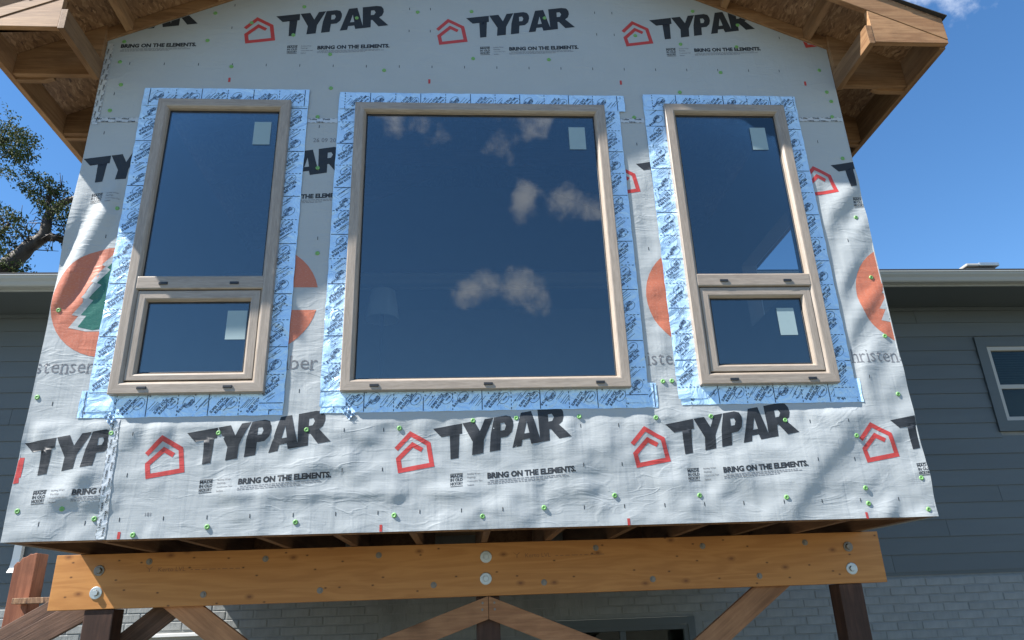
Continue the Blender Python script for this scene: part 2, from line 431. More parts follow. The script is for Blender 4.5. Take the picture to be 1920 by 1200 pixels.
GREEN_CAP = plain("green_plastic_cap", (0.16, 0.36, 0.11), 0.4, nscale=60, nvar=0.12)
STEEL = plain("galvanised_steel", (0.46, 0.49, 0.50), 0.42, 0.85, nscale=40, nvar=0.15, bumps=(0.2, 0.001))
STEEL_DULL = plain("dull_bolt_steel", (0.22, 0.20, 0.18), 0.5, 0.7, nscale=60, nvar=0.25)
BLACK_PL = plain("black_plastic", (0.018, 0.02, 0.024), 0.45)
GASKET = plain("black_gasket", (0.012, 0.013, 0.016), 0.6)
STICKER = plain("pale_sticker", (0.27, 0.36, 0.38), 0.5, nscale=20, nvar=0.05)
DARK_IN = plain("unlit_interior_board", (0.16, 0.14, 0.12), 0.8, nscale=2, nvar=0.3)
FLOOR_IN = plain("subfloor_board", (0.22, 0.15, 0.09), 0.8, nscale=3, nvar=0.3)
def siding_mat(name, col):
    m, N, L, B = new_mat(name)
    t = N.new("ShaderNodeTexCoord"); o = t.outputs["Object"]; info = N.new("ShaderNodeObjectInfo")
    n1 = noise(N, L, mapping(N, L, o, (0.8, 1, 5)), 1.4, 6, 0.6)
    n2 = noise(N, L, mapping(N, L, o, (4, 40, 90)), 1.0, 3, 0.6)
    c = mixc(N, L, tuple(x * 0.82 for x in col), tuple(x * 1.15 for x in col), n1.outputs["Fac"])
    mt = N.new("ShaderNodeMapRange"); mt.inputs["To Min"].default_value = 0.92; mt.inputs["To Max"].default_value = 1.08; L.new(info.outputs["Random"], mt.inputs["Value"])
    c2 = N.new("ShaderNodeVectorMath"); c2.operation = 'SCALE'; L.new(c, c2.inputs[0]); L.new(mt.outputs[0], c2.inputs["Scale"])
    L.new(c2.outputs[0], B.inputs["Base Color"]); B.inputs["Roughness"].default_value = 0.55
    L.new(bump(N, L, n2.outputs["Fac"], 0.25, 0.001), B.inputs["Normal"])
    return m
SIDING = siding_mat("painted_siding", (0.094, 0.109, 0.114))
TRIM_DK = siding_mat("painted_trim_dark", (0.078, 0.095, 0.102))
TRIM_LT = plain("gutter_enamel", (0.33, 0.345, 0.335), 0.35, nscale=4, nvar=0.07)
VINYL = plain("grey_window_vinyl", (0.36, 0.35, 0.32), 0.45, nscale=6, nvar=0.06)
WHITE_PT = plain("white_paint", (0.72, 0.72, 0.70), 0.45, nscale=6, nvar=0.06)
def brick_mat():
    m, N, L, B = new_mat("painted_brick")
    t = N.new("ShaderNodeTexCoord"); o = t.outputs["Object"]; info = N.new("ShaderNodeObjectInfo")
    n1 = noise(N, L, o, 9, 6, 0.65)
    n2 = noise(N, L, mapping(N, L, o, (75, 40, 14)), 1.0, 4, 0.65)
    st = noise(N, L, mapping(N, L, o, (2.2, 1, 0.35)), 1.0, 5, 0.6)
    rs = ramp(N, [(0.34, (0.55, 0.55, 0.57)), (0.52, (1, 1, 1))]); L.new(st.outputs["Fac"], rs.inputs[0])
    c = mixc(N, L, (0.195, 0.205, 0.20), (0.275, 0.285, 0.278), n1.outputs["Fac"])
    c = mixc(N, L, c, rs.outputs[0], 0.75, 'MULTIPLY')
    mt = N.new("ShaderNodeMapRange"); mt.inputs["To Min"].default_value = 0.93; mt.inputs["To Max"].default_value = 1.07; L.new(info.outputs["Random"], mt.inputs["Value"])
    c2 = N.new("ShaderNodeVectorMath"); c2.operation = 'SCALE'; L.new(c, c2.inputs[0]); L.new(mt.outputs[0], c2.inputs["Scale"])
    L.new(c2.outputs[0], B.inputs["Base Color"]); B.inputs["Roughness"].default_value = 0.65
    b1 = bump(N, L, n2.outputs["Fac"], 0.6, 0.004)
    L.new(bump(N, L, n1.outputs["Fac"], 0.4, 0.004, b1), B.inputs["Normal"])
    return m
BRICK = brick_mat()
MORTAR = plain("painted_mortar", (0.215, 0.225, 0.22), 0.8, nscale=14, nvar=0.25, bumps=(0.4, 0.004))
SHINGLE = plain("asphalt_shingle", (0.028, 0.028, 0.03), 0.85, nscale=120, nvar=0.5, bumps=(0.6, 0.003))
def glass_mat(name, refl, tint, ior=1.5):
    m, N, L, B = new_mat(name)
    N.remove(B)
    out = N["Material Output"]
    tr = N.new("ShaderNodeBsdfTransparent"); tr.inputs[0].default_value = (*tint, 1)
    gl = N.new("ShaderNodeBsdfGlossy"); gl.inputs["Roughness"].default_value = 0.0; gl.inputs["Color"].default_value = (1.0, 0.97, 0.93, 1)
    fr = N.new("ShaderNodeFresnel"); fr.inputs["IOR"].default_value = ior
    ad = N.new("ShaderNodeMath"); ad.operation = 'ADD'; ad.use_clamp = True; ad.inputs[1].default_value = refl; L.new(fr.outputs[0], ad.inputs[0])
    t = N.new("ShaderNodeTexCoord"); nn = noise(N, L, t.outputs["Object"], 1.6, 2)
    bb = bump(N, L, nn.outputs["Fac"], 0.12, 0.01); L.new(bb, gl.inputs["Normal"])
    mx = N.new("ShaderNodeMixShader"); L.new(ad.outputs[0], mx.inputs[0]); L.new(tr.outputs[0], mx.inputs[1]); L.new(gl.outputs[0], mx.inputs[2])
    L.new(mx.outputs[0], out.inputs[0])
    return m
GLASS = glass_mat("coated_glass", 0.072, (0.68, 0.72, 0.74))
GLASS_OLD = glass_mat("house_glass", 0.0, (0.55, 0.6, 0.6), 1.32)
GRASS = plain("lawn_ground", (0.115, 0.11, 0.078), 0.95, nscale=6, nvar=0.4, bumps=(0.5, 0.03))
LEAF = None
def leaf_mat():
    m, N, L, B = new_mat("leaf_green")
    g = N.new("ShaderNodeNewGeometry")
    r = ramp(N, [(0.0, (0.025, 0.042, 0.013)), (0.5, (0.042, 0.066, 0.018)), (0.85, (0.07, 0.092, 0.026)), (1.0, (0.13, 0.115, 0.035))])
    L.new(g.outputs["Random Per Island"], r.inputs[0]); L.new(r.outputs[0], B.inputs["Base Color"])
    B.inputs["Roughness"].default_value = 0.65; B.inputs["Specular IOR Level"].default_value = 0.25
    out = N["Material Output"]
    tl = N.new("ShaderNodeBsdfTranslucent"); L.new(r.outputs[0], tl.inputs[0])
    mx = N.new("ShaderNodeMixShader"); mx.inputs[0].default_value = 0.2
    L.new(B.outputs[0], mx.inputs[1]); L.new(tl.outputs[0], mx.inputs[2]); L.new(mx.outputs[0], out.inputs[0])
    return m
LEAF = leaf_mat()
BARK = wood("tree_bark", (0.035, 0.026, 0.02), (0.10, 0.08, 0.06), (9, 9, 3), dirt=0.4, bmp=1.0)
# ================================================================== the setting
GZ = -1.65
mesh_obj("ground", [(-400, -400, GZ), (400, -400, GZ), (400, 400, GZ), (-400, 400, GZ)], [(0, 1, 2, 3)], GRASS, kind="structure")

mesh_obj("bounce_absorber", [(-2.6, 3.7, GZ + .004), (2.9, 3.7, GZ + .004), (2.9, 6.76, GZ + .004), (-2.6, 6.76, GZ + .004)], [(0, 1, 2, 3)], plain("dark_absorber", (0.035, 0.028, 0.022), 0.95, nscale=9, nvar=0.5, bumps=(0.6, 0.03)), kind="structure")  # unseen dark sheet, added to cut ground bounce under the addition

# ================================================================== the room addition
YW = 3.85                       # front wall plane
XL, XR, ZB = -2.242, 2.516, 0.387
YH = 6.8                        # wall of the house behind
XC, SL = 0.17, 0.48             # ridge line and roof slope
def z_osb(x): return 3.583 - SL * (abs(x - XC) - 2.39)
def z_top(x): return z_osb(x) - 0.10
ADD = empty("house_addition", (0.14, 3.85, GZ), "raised gable-roofed room addition wrapped in white printed house wrap, three new windows", "house addition")

WIN = {  # outer frame x0, x1, z0, z1
    'a': (-1.847, -1.047, 1.116, 3.002), 'b': (-0.650, 0.926, 1.114, 2.992), 'c': (1.317, 2.111, 1.122, 3.008)}
TAPE_RECT = [(-1.975, -0.940, 0.99, 3.11), (-0.765, 1.07, 0.995, 3.095), (1.185, 2.23, 1.01, 3.105)]

NAILS = [(-2.213, 1.116), (-1.266, 0.908), (-1.807, 0.918), (-2.197, 1.607), (-2.192, 0.534), (-1.981, 0.541), (-1.819, 0.488), (-1.623, 0.406), (-1.27, 0.435), (-0.839, 0.446), (-0.816, 0.916), (-0.349, 0.467), (-0.332, 0.916), (0.058, 0.949), (0.1, 0.45), (0.29, 0.959), (0.417, 0.485), (0.632, 0.962), (0.791, 0.538), (1.053, 0.948), (1.114, 1.153), (1.165, 1.155), (1.241, 0.527), (1.359, 0.949), (1.771, 0.92), (1.701, 0.504), (2.156, 0.826), (2.148, 0.544), (2.148, 0.463), (2.451, 1.058), (2.469, 0.59), (2.469, 0.424), (2.447, 2.191), (2.456, 1.783), (2.453, 1.407), (-2.142, 3.308), (-2.108, 3.13), (-2.143, 2.935), (-2.141, 3.47), (-1.623, 3.491), (-1.45, 3.284), (-1.358, 3.644), (-1.082, 3.548), (-1.027, 3.789), (-0.836, 3.395), (-0.815, 3.125), (-0.678, 3.702), (-0.885, 2.903), (-0.485, 3.272), (-0.276, 3.763), (-0.86, 2.529), (0.086, 3.777), (0.092, 3.378), (0.582, 3.734), (0.593, 3.38), (1.122, 2.925), (1.194, 3.596), (1.619, 3.82), (1.922, 3.705), (1.886, 3.515), (1.744, 3.295), (1.499, 3.529), (1.446, 3.128), (2.431, 3.326), (2.448, 3.145), (2.464, 3.07), (2.445, 2.946), (2.451, 2.624), (-0.826, 1.952), (-1.99, 2.245), (-1.599, 3.72)]

def rot(x, z, deg):
    c, s = math.cos(math.radians(deg)), math.sin(math.radians(deg))
    return x * c + z * s, -x * s + z * c           # along, across
def wrinkle(x, z):
    """how far the sheet stands off the wall (towards the camera), metres"""
    x = np.asarray(x, float); z = np.asarray(z, float)
    h = 0.0035 * perlin(x * 1.1, z * 1.3, 1) + 0.0015 * perlin(x * 3.1, z * 3.7, 2)
    # taut diagonal folds at the two outer strips
    a, c = rot(x + 2.197, z - 1.607, 71)
    fan = c / (0.55 + np.maximum(a, -0.2))                          # folds fan out upwards from the lower nail
    mL = sstep(-1.86, -1.99, x)
    rid = np.abs(np.sin(fan * 17.0 + 1.1 + 1.6 * perlin(a * 1.6, c * 2.0, 3))) ** 1.5
    h = h + 0.036 * rid * mL * sstep(2.55, 2.15, z) * sstep(1.50, 1.85, z) * (0.7 + perlin(a * 2.0, c * 3.0, 33))
    h = h + 0.010 * np.abs(perlin(a * 1.4, c * 5.0, 4)) * sstep(-1.70, -2.0, x) * sstep(1.6, 1.3, z)
    a, c = rot(x, z, 50)
    fr = perlin(a * 1.3, c * 7.0, 5)
    h = h + 0.030 * fr * sstep(2.05, 2.25, x) * sstep(2.75, 2.3, z)
    # between centre and right windows: short sideways creases
    h = h + 0.013 * perlin(x * 2.0 + z, z * 8.0, 6) * sstep(1.0, 1.06, x) * sstep(1.25, 1.17, x) * sstep(2.7, 2.3, z)
    h = h + 0.010 * perlin(x * 2.5, z * 7.0, 7) * sstep(-0.99, -0.9, x) * sstep(-0.7, -0.78, x) * sstep(1.5, 1.2, z)
    # below the windows
    low = sstep(1.02, 0.9, z)
    wob = perlin(x * 1.4, z * 1.0, 8) * 0.25
    h = h + low * (0.013 * perlin(x * 1.6 + wob, z * 3.3, 9) + 0.0135 * perlin(x * 4.4 + z * 2.5, z * 4.2 - x, 10) + 0.0075 * perlin(x * 9 + z * 6, z * 9 - x * 5, 30))
    # scalloped ruffles hanging under the sill tape
    ruff = np.abs(perlin(x * 6.0 + 0.6 * perlin(x * 2, z * 2, 12), z * 1.2, 11))
    h = h + 0.020 * ruff * sstep(1.0, 0.95, z) * sstep(0.78, 0.90, z)
    # loose sideways fold near the lower third
    zc = 0.585 + 0.03 * perlin(x * 1.3, 0 * x, 13)
    h = h + 0.010 * np.exp(-((z - zc) / 0.035) ** 2) * (0.4 + perlin(x * 1.7, 0 * x, 14) * 1.6) * low
    # (the broad fold at lower right is smooth: calm the small noise there, it is added at the end)
    a, c = rot(x - 1.93, z - 0.70, 44)
    c = c + 0.22 * a * a * np.sign(-a) * (a < 0) - 0.10 * a * a * (a > 0)
    env = np.exp(-(np.abs(a) / 0.55) ** 4)
    big = 0.0175 * np.where(c > 0, np.exp(-(c / 0.16) ** 2), np.exp(-(c / 0.072) ** 2)) * env
    h = h * (1 - 0.85 * np.exp(-((c + 0.03) / 0.17) ** 2) * env)
    a, c = rot(x - 1.42, z - 0.62, 40)
    h = h + 0.010 * np.where(c > 0, np.exp(-(c / 0.10) ** 2), np.exp(-(c / 0.06) ** 2)) * np.exp(-(a / 0.22) ** 2)
    a, c = rot(x + 1.93, z - 0.68, 62)
    h = h + 0.0075 * np.where(c > 0, np.exp(-(c / 0.05) ** 2), np.exp(-(c / 0.035) ** 2)) * np.exp(-(a / 0.17) ** 2)
    # flat under tape and frames, and gently drawn in at every cap nail
    for (x0, x1, z0, z1) in TAPE_RECT:
        d = np.maximum(np.maximum(x0 - x, x - x1), np.maximum(z0 - z, z - z1))
        h = h * sstep(-0.012, 0.06, d)
    for (nx, nz) in NAILS:
        r2 = (x - nx) ** 2 + (z - nz) ** 2
        k = np.exp(-r2 / 0.028 ** 2)
        h = h * (1 - 0.75 * k)
        th = np.arctan2(z - nz, x - nx)
        h = h + 0.0022 * np.sin(th * 5 + nx * 13 + nz * 7) * (r2 / 0.07 ** 2) * np.exp(-r2 / 0.075 ** 2) * low
    for (x0, x1, z0, z1) in TAPE_RECT:
        d = np.maximum(np.maximum(x0 - x, x - x1), np.maximum(z0 - z, z - z1))
        big = big * sstep(-0.012, 0.08, d)
    return np.maximum(h, -0.004) + big

# ---- the wrap itself: one fine grid with window openings and a gable top
G = 0.0195
gx = np.concatenate([[XL], np.arange(XL + G, XR - G / 2, G), [XR]])
gz = np.concatenate([[ZB], np.arange(ZB + G, 4.72, G)])
nx_, nz_ = len(gx), len(gz)
XX, ZZ = np.meshgrid(gx, gz, indexing='ij')
HH = wrinkle(XX, ZZ)
verts = np.stack([XX, YW - HH, ZZ], -1).reshape(-1, 3)
faces = []
cxs = (gx[:-1] + gx[1:]) / 2; czs = (gz[:-1] + gz[1:]) / 2
for i in range(nx_ - 1):
    for j in range(nz_ - 1):
        cx, cz = cxs[i], czs[j]
        if any(w[0] + 0.028 < cx < w[1] - 0.028 and w[2] + 0.028 < cz < w[3] - 0.028 for w in WIN.values()): continue
        if cz > z_top(cx) + 0.06: continue
        a = i * nz_ + j
        faces.append((a, a + nz_, a + nz_ + 1, a + 1))
bm = bmesh.new()
used = sorted({k for f in faces for k in f}); remap = {k: n for n, k in enumerate(used)}
bv = [bm.verts.new(verts[k]) for k in used]
for f in faces: bm.faces.new([bv[remap[k]] for k in f])
for sgn in (-1, 1):
    n = Vector((sgn * SL, 0, 1)).normalized()
    bmesh.ops.bisect_plane(bm, geom=bm.verts[:] + bm.edges[:] + bm.faces[:], plane_co=(XC, YW, z_top(XC)), plane_no=n, clear_outer=True)
WALL = bm_obj("house_wrap", bm, WRAP, ADD, smooth=True)

def wrap_y(x, z): return YW - wrinkle(x, z)

# ---- prints: flat 2-D shapes laid on the sheet (cut along the sheet's grid so they follow every crease)
def curve_mesh(splines):
    cu = bpy.data.curves.new("tmp", 'CURVE'); cu.dimensions = '2D'; cu.fill_mode = 'BOTH'
    for pts in splines:
        sp = cu.splines.new('POLY'); sp.points.add(len(pts) - 1)
        for k, p in enumerate(pts): sp.points[k].co = (p[0], p[1], 0, 1)
        sp.use_cyclic_u = True
    ob = bpy.data.objects.new("tmp", cu)
    me = ob.to_mesh()
    V = [(v.co.x, v.co.y) for v in me.vertices]; F = [tuple(p.vertices) for p in me.polygons]
    ob.to_mesh_clear(); bpy.data.objects.remove(ob); bpy.data.curves.remove(cu)
    return V, F

_tc = {}
def text_mesh(txt, bold=0.0, space=1.0):
    key = (txt, bold, space)
    if key in _tc: return _tc[key]
    cu = bpy.data.curves.new("tmp", 'FONT'); cu.body = txt; cu.size = 1.0; cu.offset = bold; cu.resolution_u = 2; cu.space_character = space
    cu.fill_mode = 'BOTH' if hasattr(cu, 'fill_mode') else cu.fill_mode
    ob = bpy.data.objects.new("tmp", cu)
    me = ob.to_mesh()
    V = [(v.co.x, v.co.y) for v in me.vertices]; F = [tuple(p.vertices) for p in me.polygons]
    ob.to_mesh_clear(); bpy.data.objects.remove(ob); bpy.data.curves.remove(cu)
    xs = [v[0] for v in V]; ys = [v[1] for v in V]
    x0, x1, y0, y1 = min(xs), max(xs), min(ys), max(ys)
    V = [((v[0] - x0), (v[1] - y0)) for v in V]
    _tc[key] = (V, F, x1 - x0, y1 - y0)
    return _tc[key]

class Ink:
    def __init__(self): self.V = []; self.F = []
    def add(self, V, F):
        n = len(self.V); self.V += list(V); self.F += [tuple(i + n for i in f) for f in F]
    def text(self, txt, x, z, w, h=None, bold=0.0, tilt=0.0, ang=0.0, space=1.0):
        V, F, tw, th = text_mesh(txt, bold, space)
        sx = w / tw; sz = (h / th) if h else sx
        c, s = math.cos(ang), math.sin(ang)
        self.add([(x + c * vx * sx - s * vz * sz, z + s * vx * sx + c * vz * sz + tilt * vx * sx) for vx, vz in V], F)
    def rect(self, x0, z0, x1, z1, tilt=0.0):
        self.add([(x0, z0), (x1, z0 + tilt * (x1 - x0)), (x1, z1 + tilt * (x1 - x0)), (x0, z1)], [(0, 1, 2, 3)])
    def poly(self, splines, fn=lambda u, v: (u, v)):
        V, F = curve_mesh([[fn(*p) for p in s] for s in splines]); self.add(V, F)

def lay(name, ink, mat, parent, off=0.0009, clip=None, flat=None, label=None):
    """put an ink on the sheet.  clip = (x0, x1) limits; flat = surface function instead of the wrap"""
    surf = flat or wrap_y
    bm = bmesh.new()
    bv = [bm.verts.new((v[0], 0, v[1])) for v in ink.V]
    for f in ink.F:
        try: bm.faces.new([bv[i] for i in f])
        except ValueError: pass
    def cut(co, no, clear=False):
        bmesh.ops.bisect_plane(bm, geom=bm.verts[:] + bm.edges[:] + bm.faces[:], dist=1e-6, plane_co=co, plane_no=no, clear_outer=clear)
    if clip:
        cut((clip[0], 0, 0), (-1, 0, 0), True); cut((clip[1], 0, 0), (1, 0, 0), True)
        for sgn in (-1, 1):
            cut((XC, 0, z_top(XC) - 0.004), Vector((sgn * SL, 0, 1)).normalized(), True)
    if len(bm.verts) == 0:
        bm.free(); return None
    if flat is None:
        xs = [v.co.x for v in bm.verts]; zs = [v.co.z for v in bm.verts]
        for g in gx:
            if min(xs) < g < max(xs): cut((g, 0, 0), (1, 0, 0))
        for g in gz:
            if min(zs) < g < max(zs): cut((0, 0, g), (0, 0, 1))
    if flat is None:
        kill = [f for f in bm.faces if any(w[0] + 0.026 < f.calc_center_median().x < w[1] - 0.026 and w[2] + 0.026 < f.calc_center_median().z < w[3] - 0.026 for w in WIN.values())]
        if kill: bmesh.ops.delete(bm, geom=kill, context='FACES')
        if len(bm.faces) == 0:
            bm.free(); return None
    X = np.array([v.co.x for v in bm.verts]); Z = np.array([v.co.z for v in bm.verts])
    Y = surf(X, Z) - off
    for v, y in zip(bm.verts, Y): v.co.y = float(y)
    for f in bm.faces:
        f.normal_update()
        if f.normal.y > 0: f.normal_flip()
    return bm_obj(name, bm, mat, parent, smooth=True, label=label)

def stroke(path, w, fn):
    """mitred open stroke as one polygon"""
    P = [Vector(fn(*p)) for p in path]; Lft, Rgt = [], []
    for i, p in enumerate(P):
        d0 = (P[i] - P[i - 1]).normalized() if i > 0 else (P[1] - P[0]).normalized()
        d1 = (P[i + 1] - P[i]).normalized() if i < len(P) - 1 else d0
        n0 = Vector((-d0.y, d0.x)); n1 = Vector((-d1.y, d1.x)); b = (n0 + n1).normalized()
        k = w / 2 / max(0.35, b.dot(n0))
        Lft.append(p + b * k); Rgt.append(p - b * k)
    n = len(P)
    V = [tuple(p) for p in Lft] + [tuple(p) for p in Rgt]
    F = [(i, i + 1, n + i + 1, n + i) for i in range(n - 1)]
    return V, F

WORD = [[(0, 1), (132, 1), (132, .70), (120, .70), (115, 0), (79, 0), (76, .70), (38, .70)],
        [(134, 1), (188, 1), (213, .66), (236, 1), (276, 1), (231, .38), (227, 0), (176, 0), (180, .38)],
        [(279, 1), (335, 1), (356, .94), (366, .80), (367, .66), (360, .48), (340, .36), (308, .36), (304, 0), (256, 0), (262, .5)],
        [(360, 0), (404, 1), (452, 1), (492, 0), (446, 0), (440, .17), (406, .17), (401, 0)],
        [(482, 1), (560, 1), (588, .95), (601, .82), (603, .66), (594, .50), (578, .43), (632, 0), (576, 0), (540, .34), (532, .34), (532, 0), (488, 0)]]
HOLES = {2: [(308, .79), (326, .79), (333, .68), (326, .57), (308, .57)], 3: [(428, .70), (415, .34), (439, .34)], 4: [(530, .80), (548, .80), (557, .69), (548, .58), (530, .58)]}
ICON = [(0.136, 0.076), (0.085, 0.105), (0.012, 0.031), (0.023, -0.03), (0.187, -0.003), (0.168, 0.108), (0.073, 0.163), (0.0, 0.082)]

def logo(x, z, clip, parts="iwbs", par=None):
    """x, z = left end of the roof stroke of the little house and the foot of the mark"""
    par = par or WALL
    if "i" in parts:
        k = Ink(); V, F = stroke(ICON, 0.024, lambda u, v: (x + u, z + v)); k.add(V, F)
        lay("printed_house_icon", k, INK_RED, par, clip=clip)
    if "w" in parts:
        k = Ink()
        fn = lambda u, v: (x + 0.192 + u * 0.001165, z + 0.008 + v * 0.180 + u * 0.00117 * 0.165)
        for n, s in enumerate(WORD): k.poly([s] + ([HOLES[n]] if n in HOLES else []), fn)
        lay("printed_word", k, INK_BLACK, par, clip=clip)
    if "b" in parts:
        k = Ink(); bx, bz = x + 0.283, z - 0.118; t = 0.06
        for n, (ln, hh) in enumerate((("MADE", .0165), ("IN OLD", .0165), ("HICKORY", .0165))):
            k.text(ln, bx, bz + (2 - n) * 0.0205 + 0.003, 0.064, hh, 0.03, t)
        k.rect(bx, bz - 0.004, bx + 0.064, bz - 0.001, t); k.rect(bx, bz + 0.0615, bx + 0.064, bz + 0.0645, t)
        lay("printed_stamp", k, INK_BLACK, par, clip=clip)
        k = Ink()
        for n, (ln, w) in enumerate((("Building Wraps", .066), ("Flashings", .042), ("Construction Tape", .078), ("Sealant", .034))):
            k.text(ln, bx + 0.088, bz + 0.056 - n * 0.0185, w, None, 0.01, t)
        lay("printed_list", k, INK_GREY, par, clip=clip)
    if "s" in parts:
        k = Ink(); sx, sz = x + 0.475, z - 0.083
        k.text("BRING ON THE ELEMENTS.", sx, sz, 0.466, 0.032, 0.05, 0.055)
        lay("printed_slogan", k, INK_BLACK, par, clip=clip)
        k = Ink()
        for ln in range(3):
            u = sx + (0.012 if ln == 0 else 0.0)
            while u < sx + (0.40, 0.42, 0.30)[ln]:
                w = random.uniform(0.008, 0.026); zz = sz - 0.011 - ln * 0.0085 + 0.055 * (u - sx)
                k.rect(u, zz, u + w, zz + 0.0034, 0.055); u += w + 0.004
        lay("printed_fine_print", k, INK_GREY, par, clip=clip)

XS = -1.80                       # seam between the corner sheet and the main sheet
main = (XS, XR - 0.002); corner = (XL + 0.002, XS)
for x in (-1.616, -0.347, 0.908, 2.178): logo(x, 0.722, main)
for x in (-1.616, -0.347, 0.908, 2.170): logo(x, 2.385, main, "iwbs" if x != -0.347 else "")
logo(-2.416, 0.685, corner); logo(-2.428, 2.395, (XL + 0.002, -1.85), "wb")
for x, z in ((-1.396, 3.515), (-0.143, 3.53), (1.112, 3.545)): logo(x, z, (XL + 0.04, XR - 0.002))
logo(-2.63, 3.50, (XL + 0.04, XR - 0.002), "ws"); logo(2.36, 3.56, (XL, XR - 0.002), "i")

# round yard emblem: a broken ring with a fir tree in it, and the name below
def emblem(cx, cz, clip):
    k = Ink(); ro, ri, gap = 0.332, 0.165, 0.069
    a0 = math.asin(gap / ro); a1 = math.asin(gap / ri)
    n = 40
    outer = [(ro * math.cos(a0 + (2 * math.pi - 2 * a0) * i / n), ro * math.sin(a0 + (2 * math.pi - 2 * a0) * i / n)) for i in range(n + 1)]
    inner = [(ri * math.cos(a1 + (2 * math.pi - 2 * a1) * i / n), ri * math.sin(a1 + (2 * math.pi - 2 * a1) * i / n)) for i in range(n + 1)]
    k.add([(cx + p[0], cz + p[1]) for p in outer] + [(cx + p[0], cz + p[1]) for p in inner], [(i, i + 1, n + 2 + i, n + 1 + i) for i in range(n)])
    lay("printed_ring", k, INK_ORANGE, WALL, clip=clip)
    k = Ink()
    lft = [(-0.005, .40), (-.055, .30), (-.045, .285), (-.10, .20), (-.082, .19), (-.135, .10), (-.112, .092), (-.165, .01), (-.142, .0), (-.195, -.085), (-.165, -.09), (-.20, -.155), (-.12, -.175), (-.03, -.16), (-.03, -.27)]
    rgt = [(-p[0] * 0.55, p[1]) for p in lft[::-1]]
    hal = [(p[0] * 1.18 - 0.012, p[1] * 1.06 + 0.004) for p in lft[:-2]]; hal = hal + [(-p[0] * 0.55, p[1]) for p in hal[::-1]]
    kh = Ink(); kh.poly([hal], lambda u, v: (cx + 0.03 + u, cz + v)); lay("printed_halo", kh, WRAP, WALL, off=0.0015, clip=clip)
    k.poly([lft + rgt], lambda u, v: (cx + 0.03 + u, cz + v))
    lay("printed_fir_tree", k, INK_GREEN, WALL, off=0.0020, clip=clip)
    # serif lettering: light sans strokes with slab feet added
    k = Ink(); z0 = cz - 0.417
    for word, ua, ub in (("Chri", -0.515, -0.353), ("stensen", -0.342, -0.043), ("Lumber", 0.012, 0.353)):
        gap = 0.0098
        ws = [text_mesh(ch, -0.006)[2] for ch in word]
        sc = (ub - ua - gap * (len(word) - 1)) / sum(ws)
        u = cx + ua
        for ch in word:
            V, F, tw, th = text_mesh(ch, -0.006)
            k.add([(u + vx * sc, z0 + vz * 0.116) for vx, vz in V], F)
            for f in ((0.0,) if ch in "ri" else (0.0, tw - 0.085) if ch in "hn" else (0.0, tw / 2 - 0.04, tw - 0.085) if ch == "m" else ()):
                k.rect(u + (f - 0.055) * sc, z0 - 0.0045, u + (f + 0.15) * sc, z0 + 0.0006)
            u += tw * sc + gap
    lay("printed_yard_name", k, INK_GREY, WALL, clip=clip)
emblem(-1.91, 1.663, corner)
for cx in (-1.135, 1.405, 2.675): emblem(cx, 1.668, (XS, XR - 0.002))

# red registration bars and small black stud marks
for (x, z) in [(-1.452, 3.178), (-0.193, 3.187), (1.06, 3.2), (2.313, 3.213), (-1.691, 0.405), (-0.414, 0.405), (0.852, 0.402), (2.122, 0.400)]:
    k = Ink(); k.rect(x - 0.007, z - 0.016, x + 0.007, z + 0.018); lay("printed_red_bar", k, INK_RED, WALL, clip=(XL, XR))
k = Ink(); k.rect(XL + 0.002, 0.70, XL + 0.03, 0.80); lay("printed_red_bar", k, INK_RED, WALL, clip=(XL, XR))
k = Ink()
for rowz, x0 in ((0.482, -1.70), (3.297, -2.08)):
    for n in range(21): k.rect(x0 + n * 0.2115 - 0.002, rowz + 0.018 * (rowz > 2) * (n / 20) - 0.010, x0 + n * 0.2115 + 0.002, rowz + 0.018 * (rowz > 2) * (n / 20) + 0.010)
for z in (0.70, 0.91):
    for x in (-0.62, -0.415, 0.637, 0.843, 1.908, 2.122, -1.695): k.rect(x - 0.002, z - 0.010, x + 0.002, z + 0.010)
for z in (3.60, 3.79):
    for x in (-1.48, -0.33, -0.19, 0.93, 1.05, 2.2): k.rect(x - 0.002, z - 0.010, x + 0.002, z + 0.010)
for (x, z) in ((-2.076, .469), (-1.861, .469), (-2.137, 3.06), (-2.02, 2.06), (-2.13, 1.08), (-2.15, 2.77), (-0.87, 2.83), (-0.87, 1.13), (2.3, 1.16), (2.36, 2.03), (2.31, 2.75), (1.12, 2.72), (1.12, 1.98), (-0.83, 2.05)):
    k.rect(x - 0.002, z - 0.011, x + 0.002, z + 0.011)
lay("printed_stud_marks", k, INK_BLACK, WALL, clip=(XL, XR))
k = Ink(); k.text("26 09 20", -0.90, 2.715, 0.138, 0.03)
lay("printed_date", k, INK_GREY, WALL, clip=(XL, XR))
k = Ink(); k.text("181", -1.58, 0.495, 0.028, 0.018)
lay("printed_number", k, INK_GREY, WALL, clip=(XL, XR))

# ---- green cap nails (one mesh, many nails)
def cap_mesh():
    prof = [(0.0, 0.0022), (0.0035, 0.0024), (0.0048, 0.0045), (0.0095, 0.0048), (0.0118, 0.0038), (0.0132, 0.0008), (0.0132, -0.004)]
    seg = 18; V = [(0, -prof[0][1], 0)]; F = []
    for r, h in prof[1:]:
        for s in range(seg):
            a = 2 * math.pi * s / seg; V.append((r * math.cos(a), -h, r * math.sin(a)))
    for s in range(seg): F.append((0, 1 + s, 1 + (s + 1) % seg))
    for k in range(len(prof) - 2):
        for s in range(seg):
            a = 1 + k * seg + s; b = 1 + k * seg + (s + 1) % seg; F.append((a, a + seg, b + seg, b))
    me = bpy.data.meshes.new("cap_nail"); me.from_pydata(V, [], F); me.materials.append(GREEN_CAP)
    me.polygons.foreach_set("use_smooth", [True] * len(me.polygons)); return me
CAP = cap_mesh()
